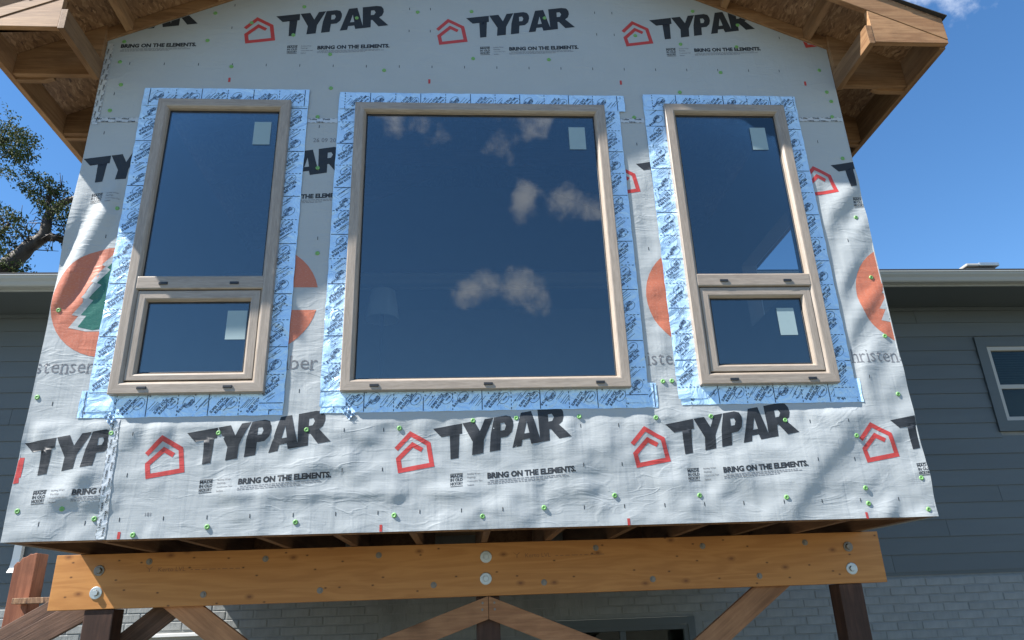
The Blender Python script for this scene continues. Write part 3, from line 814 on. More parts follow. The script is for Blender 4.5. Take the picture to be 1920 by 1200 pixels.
NA = np.array(NAILS); NY = wrap_y(NA[:, 0], NA[:, 1])
for (x, z), y in zip(NAILS, NY):
    o = bpy.data.objects.new("cap_nail", CAP)
    finish(o, WALL); o.matrix_parent_inverse = wm(WALL).inverted()
    o.location = (x, float(y), z); o.rotation_euler = (random.uniform(-.12, .12), random.uniform(0, 6), random.uniform(-.12, .12))

# ---- flashing tape round the windows
def tape_surface(seed, base):
    def fn(x, z):
        x = np.asarray(x, float); z = np.asarray(z, float)
        w = 0.0038 * np.abs(perlin(x * 9, z * 9, 40 + seed)) + 0.0045 * np.maximum(0, perlin(x * 3.3, z * 3.3, 60 + seed) - 0.05)
        return YW - base - w - np.maximum(wrinkle(x, z), 0)
    return fn
def tape_ink(k, along_x, s0, s1, c0, c1, seed):
    """solid and dashed cross lines with slanted lettering and ovals between them"""
    R = random.Random(seed)
    cell = 0.158; W = c1 - c0
    def put(u, v): return (u, v) if along_x else (v, u)
    u = s0 + R.uniform(0.01, 0.1); n = R.randint(0, 1)
    def quad(u0, u1, v0, v1): k.add([put(u0, v0), put(u1, v0), put(u1, v1), put(u0, v1)], [(0, 1, 2, 3)])
    while u < s1 - 0.004:
        if n % 2 == 0: quad(u - 0.0022, u + 0.0022, c0, c1)
        else:
            d = c0
            while d < c1 - 0.006: quad(u - 0.002, u + 0.002, d, min(d + 0.012, c1)); d += 0.021
        # contents of the cell
        ang = math.radians(52)
        def slant(txt, du, dv, w, h):
            V, F, tw, th = text_mesh(txt, 0.035)
            c, s = math.cos(ang), math.sin(ang); sx, sz = w / tw, h / th
            pts = [(u + du + c * a * sx - s * b * sz, c0 + dv + s * a * sx + c * b * sz) for a, b in V]
            if all(s0 < p[0] < s1 and c0 < p[1] < c1 for p in pts): k.add([put(*p) for p in pts] if along_x else [(p[1], p[0]) for p in pts], F)
        def bars(du, m):
            for q in range(m):
                uu = u + du + q * 0.0115; L = W * R.uniform(0.35, 0.55); d0 = c0 + W * R.uniform(0.15, 0.4)
                c, s = math.cos(ang), math.sin(ang)
                pts = [(uu, d0), (uu + 0.0028, d0), (uu + 0.0028 + L * c, d0 + L * s), (uu + L * c, d0 + L * s)]
                if all(s0 < p[0] < s1 and c0 < p[1] < c1 for p in pts): k.add([put(*p) for p in pts], [(0, 1, 2, 3)])
        def oval(du, dv):
            m = 20; a, b = 0.036, 0.026
            ring = []
            for q in range(m):
                t = 2 * math.pi * q / m; ex, ey = a * math.cos(t), b * math.sin(t); fx, fy = (a - .0022) * math.cos(t), (b - .0022) * math.sin(t)
                c, s = math.cos(ang), math.sin(ang)
                ring.append(((u + du + c * ex - s * ey, c0 + dv + s * ex + c * ey), (u + du + c * fx - s * fy, c0 + dv + s * fx + c * fy)))
            if all(s0 < p[0][0] < s1 and c0 < p[0][1] < c1 for p in ring):
                k.add([put(*p[0]) for p in ring] + [put(*p[1]) for p in ring], [(q, (q + 1) % m, m + (q + 1) % m, m + q) for q in range(m)])
        mode = (n + seed) % 3
        if mode == 0:
            bars(0.006, 4); oval(0.128, W * 0.5); slant("Wrap", 0.128, W * 0.36, 0.036, 0.014); slant("SUPER STICK", 0.050, 0.010, 0.100, 0.015); slant("BUILDING TAPE", 0.074, 0.008, 0.104, 0.015)
        elif mode == 1:
            oval(0.055, W * 0.55); slant("Protecto", 0.046, W * 0.30, 0.056, 0.017); slant("Wrap", 0.068, W * 0.34, 0.036, 0.016); bars(0.086, 5); slant("BUILDING", 0.010, W * 0.12, 0.06, 0.013)
        else:
            slant("SUPER STICK", 0.020, 0.010, 0.100, 0.015); slant("BUILDING TAPE", 0.044, 0.008, 0.102, 0.015); bars(0.066, 3); oval(0.118, W * 0.48); slant("Wrap", 0.119, W * 0.33, 0.034, 0.014)
        for q in range(2):
            uu, vv = u + R.uniform(0.01, 0.14), c0 + W * R.uniform(0.1, 0.9)
            if uu + .006 < s1: quad(uu - .005, uu + .005, vv - .0014, vv + .0014); quad(uu - .0014, uu + .0014, vv + .0016, vv + .005); quad(uu - .0014, uu + .0014, vv - .005, vv - .0016)
        u += cell; n += 1

tape_seed = 0
def tape(x0, x1, z0, z1, layer, ragged=0.004):
    global tape_seed
    tape_seed += 1
    along = (x1 - x0) > (z1 - z0)
    surf = tape_surface(tape_seed, 0.0016 + 0.0030 * layer)
    st = 0.012
    nx, nz = max(3, int((x1 - x0) / st)), max(3, int((z1 - z0) / st))
    X, Z = np.meshgrid(np.linspace(x0, x1, nx + 1), np.linspace(z0, z1, nz + 1), indexing='ij')
    tx = (X - x0) / (x1 - x0); tz = (Z - z0) / (z1 - z0)
    X = X + ragged * perlin(X * 6, Z * 14, tape_seed) * np.where(along, 1.5 * (np.abs(tx - .5) * 2) ** 8, (np.abs(tx - .5) * 2) ** 8)
    Z = Z + ragged * perlin(X * 14, Z * 6, tape_seed + 9) * (np.abs(tz - .5) * 2) ** 8
    Y = surf(X, Z)
    V = np.stack([X, Y, Z], -1).reshape(-1, 3)
    F = [(i * (nz + 1) + j, (i + 1) * (nz + 1) + j, (i + 1) * (nz + 1) + j + 1, i * (nz + 1) + j + 1) for i in range(nx) for j in range(nz)]
    o = mesh_obj("flashing_tape", V, F, TAPE, ADD, smooth=True)
    k = Ink()
    tape_ink(k, along, (x0 if along else z0) + 0.004, (x1 if along else z1) - 0.004, (z0 if along else x0) + 0.004, (z1 if along else x1) - 0.004, tape_seed)
    bm = bmesh.new(); bv = [bm.verts.new((v[0], 0, v[1])) for v in k.V]
    for f in k.F:
        try: bm.faces.new([bv[i] for i in f])
        except ValueError: pass
    for lo, hi, ax in ((x0, x1, 0), (z0, z1, 2)):
        if hi - lo > 0.3:
            g = lo + 0.03
            while g < hi:
                co = [0, 0, 0]; no = [0, 0, 0]; co[ax] = g; no[ax] = 1
                bmesh.ops.bisect_plane(bm, geom=bm.verts[:] + bm.edges[:] + bm.faces[:], dist=1e-6, plane_co=co, plane_no=no); g += 0.03
    xs = np.array([v.co.x for v in bm.verts]); zs = np.array([v.co.z for v in bm.verts]); ys = surf(xs, zs) - 0.0011
    for v, y in zip(bm.verts, ys): v.co.y = float(y)
    for f in bm.faces:
        f.normal_update()
        if f.normal.y > 0: f.normal_flip()
    bm_obj("tape_print", bm, TAPE_INK, o, kind="stuff")
    return o
def window_tapes(w, left, right, top, bot, bx0, bx1):
    x0, x1, z0, z1 = w
    tape(bx0, bx1, bot, z0 + 0.03, 0)
    tape(left, x0 + 0.03, bot + 0.035, top - 0.01, 1); tape(x1 - 0.03, right, bot + 0.03, top - 0.03, 1)
    tape(left + 0.004, right + (0.04 if right > 1 and right < 1.1 else 0), z1 - 0.03, top, 2)
window_tapes(WIN['a'], -1.958, -0.946, 3.103, 0.998, -1.993, -0.946)
window_tapes(WIN['b'], -0.758, 1.027, 3.088, 1.004, -0.752, 1.072)
window_tapes(WIN['c'], 1.190, 2.213, 3.100, 1.016, 1.205, 2.240)

# short slanting patches at the lower corners
def patch(cx, cz, ang, L=0.095, Wd=0.055):
    c, s_ = math.cos(math.radians(ang)), math.sin(math.radians(ang))
    nx, nz = 9, 6; V = []; F = []
    for i in range(nx + 1):
        for j in range(nz + 1):
            u, v = (i / nx - .5) * L, (j / nz - .5) * Wd
            x, z = cx + u * c - v * s_, cz + u * s_ + v * c
            V.append((x, float(wrap_y(x, z)) - 0.0075 - 0.003 * math.sin(i * 1.3 + j), z))
    F = [(i * (nz + 1) + j, (i + 1) * (nz + 1) + j, (i + 1) * (nz + 1) + j + 1, i * (nz + 1) + j + 1) for i in range(nx) for j in range(nz)]
    o = mesh_obj("tape_patch", V, F, TAPE, ADD, smooth=True)
    k = Ink()
    for q in range(6):
        u = (q / 6 - .45) * L
        for v0, v1 in ((-.42, -.1), (.02, .38)):
            P_ = [(u, v0 * Wd), (u + .005, v0 * Wd), (u + .005 + .01, v1 * Wd), (u + .01, v1 * Wd)]
            k.add([(cx + a_ * c - b_ * s_, cz + a_ * s_ + b_ * c) for a_, b_ in P_], [(0, 1, 2, 3)])
    lay("tape_print", k, TAPE_INK, o, flat=lambda x, z: wrap_y(x, z) - 0.0075 - 0.0035, off=0.0012)["kind"] = "stuff"
patch(-1.825, 0.995, -48, 0.055, 0.04); patch(-0.60, 0.998, -45, 0.05, 0.04)

# narrow printed seam tape: vertical at lower left, corner at upper left, level seam above the window heads
def seam(x0, x1, z0, z1, tilt=0.0):
    along = (x1 - x0) > (z1 - z0)
    st = 0.015
    nx, nz = max(2, int((x1 - x0) / st)), max(2, int((z1 - z0) / st))
    X, Z = np.meshgrid(np.linspace(x0, x1, nx + 1), np.linspace(z0, z1, nz + 1), indexing='ij')
    if along: Z = Z + tilt * (X - x0)
    else: X = X + tilt * (Z - z0)
    sf = lambda x, z: wrap_y(x, z) - 0.0022
    V = np.stack([X, sf(X, Z), Z], -1).reshape(-1, 3)
    F = [(i * (nz + 1) + j, (i + 1) * (nz + 1) + j, (i + 1) * (nz + 1) + j + 1, i * (nz + 1) + j + 1) for i in range(nx) for j in range(nz)]
    o = mesh_obj("seam_tape", V, F, SEAM, ADD, smooth=True)
    k = Ink()
    s, e = (x0, x1) if along else (z0, z1); c0, c1 = (z0, z1) if along else (x0, x1); m = (c0 + c1) / 2
    u = s + 0.012; n = 0
    while u < e - 0.06:
        V2, F2, tw, th = text_mesh("TYPAR", 0.03); w = 0.046; h = 0.0095; dv = m - 0.016 if n % 2 else m + 0.003
        if along: k.add([(u + a * w / tw, dv + b * h / th + tilt * (u - s)) for a, b in V2], F2)
        else: k.add([(dv + 0.012 - b * h / th + tilt * (u - s), u + a * w / tw) for a, b in V2], F2)
        u += 0.040; n += 1
    d = s
    while d < e - 0.01:
        w = 0.016
        for c in (c0 + 0.001, c1 - 0.004):
            if along: k.add([(d, c + tilt * (d - s)), (d + w, c + tilt * (d + w - s)), (d + w, c + .0016 + tilt * (d + w - s)), (d, c + .0016 + tilt * (d - s))], [(0, 1, 2, 3)])
            else: k.add([(c + tilt * (d - s), d), (c + .0016 + tilt * (d - s), d), (c + .0016 + tilt * (d + w - s), d + w), (c + tilt * (d + w - s), d + w)], [(0, 1, 2, 3)])
        d += 0.030
    lay("tape_print", k, INK_BLACK, o, flat=lambda x, z: sf(x, z), off=0.0009)["kind"] = "stuff"
seam(-1.800, -1.752, 0.39, 0.992, -0.035)
seam(XL + 0.004, XL + 0.046, 2.83, 3.452)
seam(XL + 0.006, -1.962, 2.846, 2.880, 0.012)
seam(-0.943, -0.760, 2.856, 2.890, 0.012)
seam(1.030, 1.187, 2.880, 2.914, 0.012)
seam(2.218, XR - 0.003, 2.905, 2.939, 0.012)
# ---- windows
YF = YW - 0.041
def ring(name, x0, x1, z0, z1, prof, mat, parent, **kw):
    """mitred rectangular frame; prof = [(inset, y)] or [((left, right, bottom, top) inset, y)]"""
    V, F, U = [], [], []
    def corner(p):
        i, y = p
        l, r, b, t = i if isinstance(i, tuple) else (i, i, i, i)
        return [(x0 + l, y, z0 + b), (x1 - r, y, z0 + b), (x1 - r, y, z1 - t), (x0 + l, y, z1 - t)]
    # four separate bars so that shading stays crisp at the mitres
    d = 0.0
    ds = [0.0]
    for a, b in zip(prof[:-1], prof[1:]):
        ia = a[0][0] if isinstance(a[0], tuple) else a[0]; ib = b[0][0] if isinstance(b[0], tuple) else b[0]
        d += math.hypot(ib - ia, b[1] - a[1]); ds.append(d)
    for s in range(4):
        e = (s + 1) % 4
        base = len(V)
        for p in prof:
            c = corner(p); V.append(c[s]); V.append(c[e])
        for k in range(len(prof) - 1):
            a = base + 2 * k
            q = (a, a + 1, a + 3, a + 2)
            F.append(q)
            for vi, dd in ((a, ds[k]), (a + 1, ds[k]), (a + 3, ds[k + 1]), (a + 2, ds[k + 1])):
                p = V[vi]; U.append(((p[0] if s % 2 == 0 else p[2]) + s * 7.3, dd + s * 0.7))
    o = mesh_obj(name, V, F, mat, parent, uvs=U, **kw)
    bm = bmesh.new(); bm.from_mesh(o.data); bmesh.ops.recalc_face_normals(bm, faces=bm.faces[:]); 
    for f in bm.faces:                                   # outward means towards the camera side
        if f.normal.y > 0.02: f.normal_flip()
    bm.to_mesh(o.data); bm.free()
    return o
FP = [(0.0, YW + 0.05), (0.0, YF + 0.004), (0.004, YF), (0.050, YF), (0.056, YF + 0.002), (0.066, YF + 0.013), (0.070, YF + 0.028), (0.070, YF + 0.05)]
def uv_box(name, x0, x1, y0, y1, z0, z1, mat, parent, bev=0.006):
    bm = bmesh.new(); v, f = box_vf(x0, x1, y0, y1, z0, z1); bv = [bm.verts.new(p) for p in v]
    for q in f: bm.faces.new([bv[i] for i in q])
    bmesh.ops.bevel(bm, geom=bm.edges[:], offset=bev, segments=3, affect='EDGES', profile=0.5)
    lay_ = bm.loops.layers.uv.new("uv")
    for fc in bm.faces:
        for lp in fc.loops: lp[lay_].uv = (lp.vert.co.x + 3.1, lp.vert.co.z + lp.vert.co.y)
    return bm_obj(name, bm, mat, parent, smooth=False)
def pane(x0, x1, z0, z1, y, par, sticker=None):
    p = box("pane", x0, x1, y, y + 0.005, z0, z1, GLASS, par, bevel=0)
    ring("gasket", x0 - 0.002, x1 + 0.002, z0 - 0.002, z1 + 0.002, [(0.0, y - 0.002), (0.006, y - 0.003), (0.009, y - 0.0005)], GASKET, par)
    if sticker:
        a, b, c, d = sticker
        box("sticker", a, b, y - 0.0012, y - 0.0006, c, d, STICKER, par, bevel=0)
def weep(x, z, par, yf=YF):
    box("drain_cover", x - 0.024, x + 0.024, yf - 0.006, yf + 0.001, z - 0.0075, z + 0.0075, BLACK_PL, par, bevel=0.002)
def window_unit(w, lab, mull=None):
    x0, x1, z0, z1 = w
    W_ = bpy.data.objects.new("window", None); finish(W_, ADD, label=lab); W_.matrix_parent_inverse = wm(ADD).inverted(); W_.location = ((x0 + x1) / 2, YW, z0)
    ring("frame", x0, x1, z0, z1, FP, WOOD_FRAME, W_)
    return W_
wa = window_unit(WIN['a'], "left new window with fixed pane above small opening sash")
wb = window_unit(WIN['b'], "large single-pane new window in the centre of the wall")
wc = window_unit(WIN['c'], "right new window with fixed pane above small opening sash")
YG = YF + 0.034
pane(-0.580, 0.856, 1.184, 2.922, YG, wb, (0.688, 0.792, 2.672, 2.838))
for x in (-0.469, 0.142, 0.755): weep(x, 1.142, wb)
def two_part(w, par, st1, st2, wx1, wx2):
    x0, x1, z0, z1 = w
    uv_box("mullion", x0 + 0.052, x1 - 0.052, YF + 0.0012, YF + 0.06, 1.713, 1.795, WOOD_FRAME, par, 0.009)
    pane(x0 + 0.070, x1 - 0.070, 1.795, z1 - 0.070, YG, par, st1)
    a, b, c, d = x0 + 0.068, x1 - 0.068, z0 + 0.074, 1.708
    ys = YF + 0.010
    ring("sash", a, b, c, d, [(0.0, ys + 0.04), (0.0, ys + 0.003), (0.003, ys), ((.042, .042, .028, .045), ys), ((.048, .048, .034, .051), ys + .003), ((.055, .055, .043, .060), ys + .016), ((.057, .057, .046, .062), ys + .036)], WOOD_FRAME, par)
    ring("gasket", x0 + 0.0665, x1 - 0.0665, z0 + 0.0715, 1.7125, [(0, YF + 0.02), (0.004, YF + 0.022)], GASKET, par)
    pane(a + 0.057, b - 0.057, c + 0.046, d - 0.062, ys + 0.026, par, st2)
    for x in wx1: weep(x, 1.748, par, YF + 0.0012)
    for x in wx2: weep(x, 1.147, par)
two_part(WIN['a'], wa, (-1.262, -1.160, 2.690, 2.855), (-1.290, -1.183, 1.425, 1.595), (-1.647, -1.262), (-1.676, -1.235))
two_part(WIN['c'], wc, (1.868, 1.970, 2.680, 2.848), (1.832, 1.934, 1.418, 1.586), (1.532, 1.913), (1.506, 1.952))

# ---- wall carcass behind the wrap, side walls, floor and inside
y0w, y1w = YW + 0.008, YW + 0.14
xs_ = [XL + 0.004, WIN['a'][0] + 0.02, WIN['a'][1] - 0.02, WIN['b'][0] + 0.02, WIN['b'][1] - 0.02, WIN['c'][0] + 0.02, WIN['c'][1] - 0.02, XR - 0.004]
for k in (0, 2, 4, 6): box("wall_framing", xs_[k], xs_[k + 1], y0w, y1w, 1.142, 2.98, OSB, ADD, bevel=0)
box("wall_framing", xs_[0], xs_[7], y0w, y1w, ZB + 0.004, 1.14, OSB, ADD, bevel=0)
prism("wall_framing", [(xs_[0], 2.982), (xs_[7], 2.982), (xs_[7], z_top(xs_[7]) - 0.02), (XC, z_top(XC) - 0.02), (xs_[0], z_top(xs_[0]) - 0.02)], 'y', y0w, y1w, OSB, ADD, bevel=0)
def side_wall(x0, x1, xo0, xo1, hole):
    pcs = [(y1w + 0.002, hole[0], .655, 3.42), (hole[1], YH - 0.03, .655, 3.42), (hole[0] + .001, hole[1] - .001, .655, hole[2]), (hole[0] + .001, hole[1] - .001, hole[3], 3.42)] if hole else [(y1w + 0.002, YH - 0.03, .655, 3.42)]
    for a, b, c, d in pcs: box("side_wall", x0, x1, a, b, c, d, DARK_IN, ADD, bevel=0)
    pcs = [(YW + 0.001, hole[0], ZB, 3.45), (hole[1], YH - 0.03, ZB, 3.45), (hole[0] + .001, hole[1] - .001, ZB, hole[2]), (hole[0] + .001, hole[1] - .001, hole[3], 3.45)] if hole else [(YW + 0.001, YH - 0.03, ZB, 3.45)]
    for a, b, c, d in pcs: box("side_wrap", xo0, xo1, a, b, c, d, WRAP, ADD, bevel=0)
side_wall(XL + 0.008, XL + 0.13, XL + 0.0006, XL + 0.006, None)
side_wall(XR - 0.13, XR - 0.008, XR - 0.006, XR - 0.0006, (4.56, 5.5, 2.10, 2.66))
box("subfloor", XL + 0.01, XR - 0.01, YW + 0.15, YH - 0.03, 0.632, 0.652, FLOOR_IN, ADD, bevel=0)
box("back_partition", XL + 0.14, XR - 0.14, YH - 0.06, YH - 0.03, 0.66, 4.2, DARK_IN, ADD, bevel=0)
for n in range(13):
    x = XL + 0.025 + n * 0.3905
    box("floor_joist", x - 0.019, x + 0.019, YW + 0.062, YH - 0.04, 0.3895, 0.628, WOOD_JOIST, ADD, bevel=0.002)
box("rim_board", XL + 0.004, XR - 0.004, YW + 0.010, YW + 0.058, 0.3885, 0.630, WOOD_JOIST, ADD, bevel=0.002)
for n in range(6):
    x = (-1.86, -1.08, -0.29, 0.49, 1.27, 2.05)[n]
    box("blocking", x - 0.35, x - 0.01, 5.3, 5.338, 0.40, 0.62, WOOD_JOIST, ADD, bevel=0.002)

# ---- roof
YE = 3.41                                 # front of the rake
EL, ER = -2.784, 3.03                     # eave lines
ZE = 3.176                                # underside of the eaves
YB = 10.0
def strip(x0, x1, lo, hi): return [(x0, z_osb(x0) + lo), (x1, z_osb(x1) + lo), (x1, z_osb(x1) + hi), (x0, z_osb(x0) + hi)]
for s, e in ((-1, EL), (1, ER)):
    xa, xb = sorted((XC, e))
    prism("roof_sheathing", strip(xa, xb, 0.0, 0.0125), 'y', YE + 0.002, YB, OSB, ADD, bevel=0)
    prism("barge_rafter", strip(xa + (0.001 if s > 0 else 0), xb - (0.001 if s < 0 else 0), -0.158, -0.0015), 'y', YE, YE + 0.038, WOOD_X, ADD, bevel=0.003)
    prism("wall_rafter", strip(max(xa, XL - 0.03), min(xb, XR + 0.03), -0.145, -0.002), 'y', YW + 0.002, YW + 0.04, WOOD_X, ADD, bevel=0.002)
    wx = XL if s < 0 else XR
    # top edge of the wrap is trimmed by a board face just proud of it
    prism("wall_rafter", strip(max(xa, XL - 0.004) + 0.001, min(xb, XR + 0.004) - 0.001, -0.10, -0.003), 'y', YW - 0.016, YW - 0.0005, WOOD_X, ADD, bevel=0.002)
    ei = e + 0.038 * -s
    fa, fb = sorted((e, ei))
    prism("sub_fascia", [(fa, ZE - 0.012), (fb, ZE - 0.012), (fb, z_osb(fb) - 0.002), (fa, z_osb(fa) - 0.002)], 'y', YE + 0.0405, YB - 1, WOOD_Y, ADD, bevel=0.003)
    xi = wx + 0.02 * s
    t0 = ei + 0.0005 * -s
    xk = xi + 0.0195 * s
    prism("return_board", [(xk, ZE), (e - 0.002 * s, ZE), (e - 0.002 * s, z_osb(e) - 0.160), (xk, z_osb(xk) - 0.160)], 'y', YE + 0.003, YE + 0.038, WOOD_X, ADD, bevel=0.002)
    box("outrigger", *sorted((xi - 0.019 * s, xi + 0.019 * s)), YE + 0.001, YW - 0.001, ZE - 0.012, ZE + 0.128, WOOD_Y, ADD, bevel=0.003)
    for q in range(6):
        yq = 3.832 + 0.61 * q
        a, b = sorted((ei - 0.001 * s, wx + 0.0022 * s))
        prism("rafter_tail", [(a, ZE), (b, ZE), (b, z_osb(b) - 0.003), (a, z_osb(a) - 0.003)], 'y', yq - 0.019, yq + 0.019, WOOD_X, ADD, bevel=0.002)
        mid = ei - 0.22 * s
        c, d = sorted((ei - 0.001 * s, mid))
        nx0 = [(c, ZE - 0.014), (d, ZE - 0.014), (d, ZE + 0.06), (c, ZE + 0.06)]
        if s > 0: nx0[0] = (c + 0.05, ZE - 0.014); nx0.insert(0, (c, ZE + 0.004))
        else: nx0[1] = (d - 0.05, ZE - 0.014); nx0.insert(2, (d, ZE + 0.004))
        prism("tail_block", nx0, 'y', yq + 0.0195, yq + 0.055, WOOD_X, ADD, bevel=0.002)
    for q in range(4):
        xo = (wx + 0.13 * -s) + q * 0.55 * -s
        prism("outrigger", strip(xo - 0.019, xo + 0.019, -0.092, -0.002), 'y', YE + 0.0385, YW - 0.017, WOOD_Y, ADD, bevel=0.002)
    # shingle courses climbing from the eave
    n = 21
    for q in range(n):
        r0 = q * 0.147; r1 = r0 + 0.30
        xa0 = e + 0.022 * s - r0 * 0.9 * s; xb0 = xa0 - 0.27 * s
        if (xb0 - XC) * s < 0: break
        zo = 0.0135
        pts = [(xa0, z_osb(xa0) + zo + 0.009), (xb0, z_osb(xb0) + zo), (xb0, z_osb(xb0) + zo + 0.005), (xa0, z_osb(xa0) + zo + 0.016)]
        prism("shingle_course", pts, 'y', YE - 0.020 + random.uniform(-.006, .006), YB, SHINGLE, ADD, bevel=0)

for q in range(5):                         # framing inside, dimly seen through the glass
    yq = 4.30 + 0.61 * q
    for xa, xb in ((XL + 0.14, XC - 0.001), (XC + 0.001, XR - 0.14)):
        prism("roof_rafter", strip(xa, xb, -0.20, -0.004), 'y', yq - 0.019, yq + 0.019, WOOD_X, ADD, bevel=0)
    if q % 2 == 0: box("collar_tie", XC - 1.25, XC + 1.25, yq + 0.0195, yq + 0.057, 3.70, 3.84, WOOD_X, ADD, bevel=0)

# ---- a floor lamp standing inside, dimly seen through the centre pane
LAMP = empty("floor_lamp", (-0.62, 5.4, 0.652), "pale drum-shaded floor lamp dimly visible behind the centre window", "lamp")
def lathe(name, prof, mat, parent, at, seg=20, smooth=True):
    V = []; F = []
    for r, z in prof:
        for s in range(seg):
            a = 2 * math.pi * s / seg; V.append((at[0] + r * math.cos(a), at[1] + r * math.sin(a), at[2] + z))
    for k in range(len(prof) - 1):
        for s in range(seg):
            a = k * seg + s; b = k * seg + (s + 1) % seg; F.append((a, b, b + seg, a + seg))
    return mesh_obj(name, V, F, mat, parent, smooth=smooth)
SHADE = plain("lamp_shade_cloth", (0.7, 0.68, 0.62), 0.9)
lathe("base", [(0.0, 0.02), (0.12, 0.018), (0.13, 0.0)], BLACK_PL, LAMP, (-0.62, 5.4, 0.653))
lathe("pole", [(0.012, 0.018), (0.012, 1.62)], BLACK_PL, LAMP, (-0.62, 5.4, 0.653), 10)
lathe("lamp_shade", [(0.13, 1.50), (0.098, 1.74), (0.096, 1.74), (0.128, 1.50)], SHADE, LAMP, (-0.62, 5.4, 0.653), 28)

# ================================================================== beam, posts and braces
BY = 4.652
BEAM = empty("timber_beam", (0.12, BY, 0.084), "long golden laminated veneer beam with bolt heads carrying the addition floor", "beam")
for n in range(3):
    box("veneer_ply", -2.373 + 0.004 * n, 2.611 - 0.003 * n, BY + n * 0.0455, BY + n * 0.0455 + 0.0445, 0.084, 0.3865, WOOD_LVL, BEAM, bevel=0.002)
def disc(name, x, y, z, r, h, seg, mat, parent, a0=0.0):
    V = []; F = []
    for (rr, yy) in ((r, y), (r, y - h * 0.75), (r * 0.9, y - h)):
        for s in range(seg):
            a = a0 + 2 * math.pi * s / seg; V.append((x + rr * math.cos(a), yy, z + rr * math.sin(a)))
    for k in range(2):
        for s in range(seg):
            a = k * seg + s; b = k * seg + (s + 1) % seg; F.append((a, a + seg, b + seg, b))
    F.append(tuple(2 * seg + s for s in range(seg)))
    o = mesh_obj(name, V, F, mat, parent)
    bm = bmesh.new(); bm.from_mesh(o.data); bmesh.ops.recalc_face_normals(bm, faces=bm.faces[:])
    bm.to_mesh(o.data); bm.free()
    return o
for i, (x, z) in enumerate([(-2.12, 0.294), (-2.118, 0.172), (0.136, 0.305), (0.133, 0.18), (2.403, 0.299), (2.4, 0.169)]):
    bright = i not in (0, 4)
    w = disc("washer", x, BY, z, 0.035 if bright else 0.03, 0.005, 24, STEEL if bright else STEEL_DULL, BEAM)
    disc("bolt_head", x, BY - 0.005, z, 0.018, 0.013, 6, STEEL if bright else STEEL_DULL, w, i * 0.4)
for i, (x, z) in enumerate([(-1.843, 0.336), (-1.511, 0.144), (-1.173, 0.332), (-0.843, 0.145), (-0.507, 0.333), (-0.178, 0.154), (0.482, 0.148), (0.81, 0.338), (1.145, 0.146), (1.477, 0.329), (1.809, 0.144), (2.131, 0.332)]):
    w = disc("washer", x, BY, z, 0.018, 0.003, 18, STEEL_DULL, BEAM)
    disc("bolt_head", x, BY - 0.003, z, 0.010, 0.007, 6, STEEL_DULL, w, i * 0.7)
STAMP = plain("burnt_brown_ink", (0.22, 0.10, 0.04), 0.6)
k = Ink(); 
for x in (-1.86, 0.30):
    z = 0.278 if x < 0 else 0.294
    k.add(*[[(x, z + .03), (x + .006, z + .03), (x + .022, z + .015), (x + .022, z), (x + .027, z), (x + .027, z + .015), (x + .043, z + .03), (x + .037, z + .03), (x + .0245, z + .018)], [(0, 1, 8), (1, 2, 8), (2, 3, 4), (2, 4, 5), (2, 5, 8), (5, 6, 7), (5, 7, 8)]])
    k.text("Kerto LVL", x + 0.075, z, 0.155, 0.024)
    u = x + 0.26
    while u < x + 0.55:
        w = random.uniform(0.012, 0.04); k.rect(u, z + .004, u + w, z + .008); u += w + 0.012
lay("stamped_mark", k, STAMP, BEAM, flat=lambda x, z: np.full_like(np.asarray(x, float), BY), off=0.0007)

def post(x0, x1, y0, y1, ztop, mat, lab, name="post"):
    o = box(name, x0, x1, y0, y1, GZ, ztop, mat, None, bevel=0.006, label=lab, cat="post", group="posts under the beam")
    return o
post(-2.17, -2.005, 4.66, 4.80, 0.082, WOOD_POST, "dark square post under the left end of the golden beam")
post(0.075, 0.215, 4.70, 4.84, 0.082, WOOD_POST, "dark square post behind the peaked braces under the beam's middle")
post(2.300, 2.448, 4.655, 4.795, 0.082, WOOD_POST, "dark square post under the right end of the golden beam")

def brace(p0, p1, w, t, y, lab, holes=()):
    o = beam_between("diagonal_brace", (p0[0], y, p0[1]), (p1[0], y, p1[1]), w, t, WOOD_BRACE, None, label=lab, cat="brace", group="diagonal braces under the beam")
    return o
brace((-1.80, 0.20), (-0.05, -1.05), 0.135, 0.038, 4.72, "orange brace slanting down and right beneath the beam's left part")
brace((2.02, 0.17), (0.40, -0.97), 0.135, 0.038, 4.72, "orange brace slanting down and left beneath the beam's right part")
def peak_brace(s, lab):
    # from the middle joint (plumb cut on the centre line) outwards and down
    xj = 0.146; L = 1.9
    sl = 0.335 if s < 0 else 0.40
    a = (xj + s * 0.0012, 0.083 - 0.0); 
    pts = [(a[0], 0.083), (a[0], -0.045), (xj + s * L, -0.045 - sl * L), (xj + s * L, 0.083 - sl * L)]
    o = prism("diagonal_brace", pts, 'y', 4.655, 4.695, WOOD_BRACE, None, bevel=0.003, label=lab, cat="brace", group="diagonal braces under the beam")
    for (dx, dz) in ((0.035, 0.045), (0.037, 0.008), (0.062, 0.034), (0.066, -0.005)):
        if (s < 0 and dx < 0.05) or (s > 0 and dx < 0.05):
            disc("nail_head", xj + s * dx, 4.655, dz, 0.007, 0.002, 12, STEEL_DULL, o)
    return o
peak_brace(-1, "orange brace left of the peak joint at the middle post")
peak_brace(1, "orange brace right of the peak joint at the middle post")

